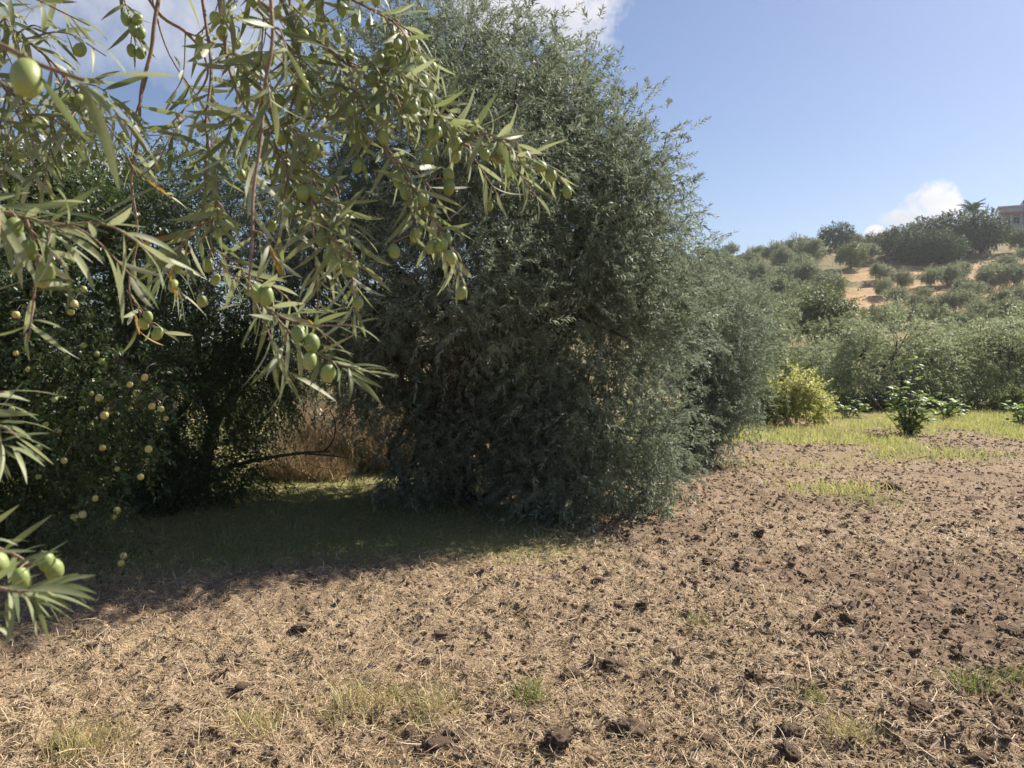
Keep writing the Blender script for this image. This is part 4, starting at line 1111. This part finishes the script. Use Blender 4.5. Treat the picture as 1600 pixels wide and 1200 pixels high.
# the middle mass below it
b = Branch('tangled leafy olive branch in the upper middle, behind the reddish hanging shoot', 3)
c = b.shoot([(330, -110, 1.0), (345, 20, .98), (365, 130, .95), (420, 220, .92), (480, 300, .88), (520, 370, .85), (575, 425, .84)], .0030, .0007, .3, 1, .018, droop=.15, olive=.1)
b.sides(c, 11, (.05, .11), .014, .3, .9, .2, right=.2)
a = b.shoot([(440, -100, .95), (455, 20, .95), (470, 110, .94), (450, 190, .93), (470, 250, .91), (530, 290, .9)], .0026, .0007, .2, 1, .02, olive=.2)
b.sides(a, 8, (.05, .12), .015, .25, .95, .3)
for px, py, d in ((452, 328, .86), (473, 302, .87), (485, 300, .88), (519, 406, .84), (503, 373, .85), (547, 421, .84), (420, 92, .84), (440, 216, .92), (473, 220, .92), (484, 246, .91), (490, 232, .91), (465, 140, .93), (436, 156, .93)):
    b.olive(px, py, d, .0180)
b.done()
# brownish cluster left of the shoot
b = Branch('olive branch with some browned leaves, left of the reddish hanging shoot', 4)
c = b.shoot([(300, -110, 1.02), (318, 10, 1.0), (330, 110, .98), (322, 200, .96), (340, 290, .94), (330, 380, .92), (370, 440, .92)], .0028, .0008, .35, 1, .02, .06, olive=.12)
b.sides(c, 7, (.05, .10), .014, .40, .95, .15, .02)
for px, py, d in ((340, 335, .93), (353, 352, .93), (316, 470, .92), (257, 392, .95), (284, 408, .95), (325, 415, .92), (355, 180, .96), (375, 195, .96)): b.olive(px, py, d, .0170)
a = b.shoot([(325, 330, .94), (290, 370, .95), (270, 420, .95), (290, 470, .95)], .0014, .0006, .1, 1, .014, .12)
b.done()
# thin dark stems at the left
b = Branch('thin dark twig hanging at the upper left, three olives at its tip', 5)
c = b.shoot([(272, -120, 1.03), (244, 20, 1.0), (236, 80, 1.0), (221, 140, 1.0), (216, 215, 1.0), (205, 280, 1.0), (215, 365, 1.0), (202, 440, 1.0), (207, 480, 1.0), (216, 522, 1.0)], .0030, .0008, .82, 1, .022, .2)
b.shoot([(212, 365, 1.0), (240, 400, 1.0), (262, 430, 1.0), (280, 462, 1.0)], .0013, .0006, .1, 1, .013, .1)
b.shoot([(230, 120, 1.0), (205, 220, 1.01), (235, 290, 1.02), (262, 305, 1.02)], .0012, .0006, .5, 1, .025, .05)
b.shoot([(204, 460, 1.0), (225, 495, .99), (245, 515, .99), (272, 524, .99)], .001, .0006, .3, 1, .022)
for px, py in ((231, 494), (224, 506), (246, 521)): b.olive(px, py, .99, .017)
b.done()
b = Branch('bare crossing olive twigs against the sky at the upper left', 6)
c = b.shoot([(180, -120, 1.1), (240, 10, 1.08), (290, 50, 1.06), (318, 85, 1.05), (320, 130, 1.05), (262, 200, 1.06), (235, 235, 1.06)], .0030, .0008, .75, 1, .03)
b.shoot([(225, -60, 1.08), (260, 75, 1.07), (320, 170, 1.06), (345, 245, 1.06)], .0016, .0007, .55, 1, .022)
b.shoot([(290, 50, 1.06), (285, 120, 1.06), (260, 160, 1.07)], .0011, .0006, .5, 1, .03)
a = b.shoot([(160, -80, 1.05), (190, -10, 1.05), (202, 25, 1.04), (212, 70, 1.04)], .0014, .0008, .3, 1, .018)
for px, py in ((197, 30), (215, 30), (209, 46), (220, 52), (206, 79), (220, 83)): b.olive(px, py, 1.04, .017)
a = b.shoot([(290, 50, 1.06), (340, 70, 1.04), (385, 95, 1.02), (400, 130, 1.02)], .0014, .0007, .2, 1, .018, olive=.3)
b.sides(a, 4, (.05, .09), .015, .2, .9, .3)
b.done()
# top edge mass
b = Branch('dense leafy olive branch along the top edge, left of centre', 7)
c = b.shoot([(330, -160, .98), (430, -60, .97), (520, -15, .96), (590, 20, .95), (660, 60, .95)], .0026, .0008, .1, 1, .018, olive=.25)
b.sides(c, 9, (.06, .13), .015, .1, .95, .4)
a = b.shoot([(300, -140, .92), (370, -50, .92), (400, 10, .91), (440, 60, .91), (500, 120, .91)], .002, .0008, .2, 1, .018, olive=.2)
b.sides(a, 5, (.05, .1), .015, .2, .95, .3)
b.done()
# upper left corner mass, further off
b = Branch('dark leafy olive branch filling the upper left corner', 8)
c = b.shoot([(-120, -40, .95), (-30, 20, .95), (50, 70, .95), (110, 130, .95), (130, 190, .95)], .0026, .0008, .15, 1, .016, olive=.1)
b.sides(c, 15, (.06, .13), .014, .1, .95, .1)
a = b.shoot([(-110, 60, .92), (-20, 110, .92), (30, 160, .92), (60, 210, .92)], .0022, .0008, .1, 1, .016)
b.sides(a, 8, (.05, .11), .014, .1, .95, .05)
b.shoot([(-100, -120, .9), (-20, -40, .9), (60, 0, .9), (140, 40, .92)], .002, .0008, .1, 1, .016)
b.done()
# nearest twig, out of focus
b = Branch('nearest blurred olive twig at the upper left edge with one large olive', 9, (.050, .064))
b.shoot([(-80, 40, .47), (0, 70, .46), (60, 100, .455), (130, 125, .45)], .0020, .0012, gap=0)
for a in ((130, 122, 285, 108), (130, 128, 275, 225), (125, 130, 212, 290), (65, 122, 133, 222), (110, 122, 200, 175), (140, 60, 215, 104), (60, 105, 5, 190), (120, 120, 160, 160), (20, 80, 90, 30), (0, 30, 95, -8)):
    b.one(*a, .45, .44 + .02 * b.r.random())
b.olive(42, 122, .45, .0235)
b.done()
# left edge, middle
b = Branch('olive branch at the left edge halfway up with hanging olives', 10)
c = b.shoot([(-100, 300, .66), (-20, 325, .64), (60, 345, .62), (100, 362, .61)], .0020, .0008, .1, 1, .015, droop=.12)
a = b.shoot([(40, 340, .63), (58, 400, .63), (52, 470, .64), (45, 530, .64)], .0014, .0007, .1, 1, .022, droop=.1, spread=(50, 80))
b.sides(c, 4, (.04, .08), .014, .3, .9, .0, right=.4, down=.3)
for a in ((100, 345, 170, 362), (95, 365, 178, 395), (95, 375, 165, 437), (60, 370, 118, 422), (100, 335, 165, 325), (0, 330, 65, 322), (75, 315, 142, 312), (30, 340, 100, 350), (70, 360, 128, 352), (56, 440, 115, 436), (55, 455, 120, 440), (52, 500, 108, 504), (48, 510, 105, 545), (50, 470, 0, 462), (42, 520, 36, 560)):
    b.one(*a, .61 + b.r.normal(0, .01))
for px, py in ((45, 391), (66, 435), (72, 425), (22, 355)): b.olive(px, py, .62, .0172)
b.done()
b = Branch('short leafy olive twig at the left edge below the middle', 11)
c = b.shoot([(-110, 640, .62), (-40, 655, .60), (5, 668, .60), (25, 680, .60)], .0018, .0008, .2, 1, .012, droop=.1)
for a in ((0, 640, 34, 596), (-10, 645, 45, 636), (5, 632, 68, 643), (0, 675, 52, 676), (5, 695, 80, 708), (0, 690, 66, 664), (20, 698, 55, 750), (5, 700, 34, 728), (-20, 660, 40, 655), (25, 690, 72, 722), (-10, 710, 26, 740)):
    b.one(*a, .6 + b.r.normal(0, .01))
b.shoot([(-60, 620, .62), (-20, 615, .62), (10, 612, .62)], .0012, .0007, .2, 1, .014, droop=.05)
b.done()
b = Branch('lowest olive branch at the left edge, bright leaves over the sunlit soil', 12)
c = b.shoot([(-120, 840, .60), (-30, 850, .58), (20, 866, .57), (50, 884, .56)], .0018, .0010, .1, 1, .016, droop=.0)
a = b.shoot([(-90, 905, .54), (-20, 915, .53), (25, 924, .52), (60, 922, .52)], .0018, .0009, .3, 1, .0105, droop=.18)
b.shoot([(-80, 960, .53), (-40, 965, .53), (-10, 965, .53)], .0012, .0007, .3, 1, .012, droop=.3)
for a in ((30, 926, 145, 885), (40, 924, 142, 897), (60, 926, 158, 936), (30, 930, 131, 956), (70, 922, 120, 950), (50, 930, 87, 1002), (45, 930, 84, 968), (-25, 957, 30, 955), (-20, 970, 34, 994), (35, 895, 104, 838), (20, 888, 80, 842), (10, 878, 58, 836), (30, 897, 92, 860), (-20, 850, 38, 830), (-20, 800, 8, 795), (-10, 862, 55, 860), (-15, 840, 30, 845), (80, 915, 150, 908), (10, 935, 14, 1000), (95, 915, 135, 925)):
    b.one(*a, .525 + b.r.normal(0, .01))
for px, py, d in ((73, 878, .55), (85, 890, .555), (34, 905, .54), (-3, 880, .55)): b.olive(px, py, d, .0158)
b.done()

# ------------------------------------------------------------------ air
g = Geo(); g.box((-260, -80, -14), (300, 300, 52))
hz = link('haze', g.mesh('haze', None, False))
m, N, L = new_mat('haze_air'); o_ = N.new('ShaderNodeOutputMaterial'); v = N.new('ShaderNodeVolumePrincipled')
v.inputs['Color'].default_value = (.86, .92, 1.0, 1); v.inputs['Density'].default_value = .00032; v.inputs['Anisotropy'].default_value = .3
L.new(v.outputs[0], o_.inputs['Volume']); hz.data.materials.append(m)
tag(hz, 'thin blue haze over the valley', 'haze', kind='stuff')
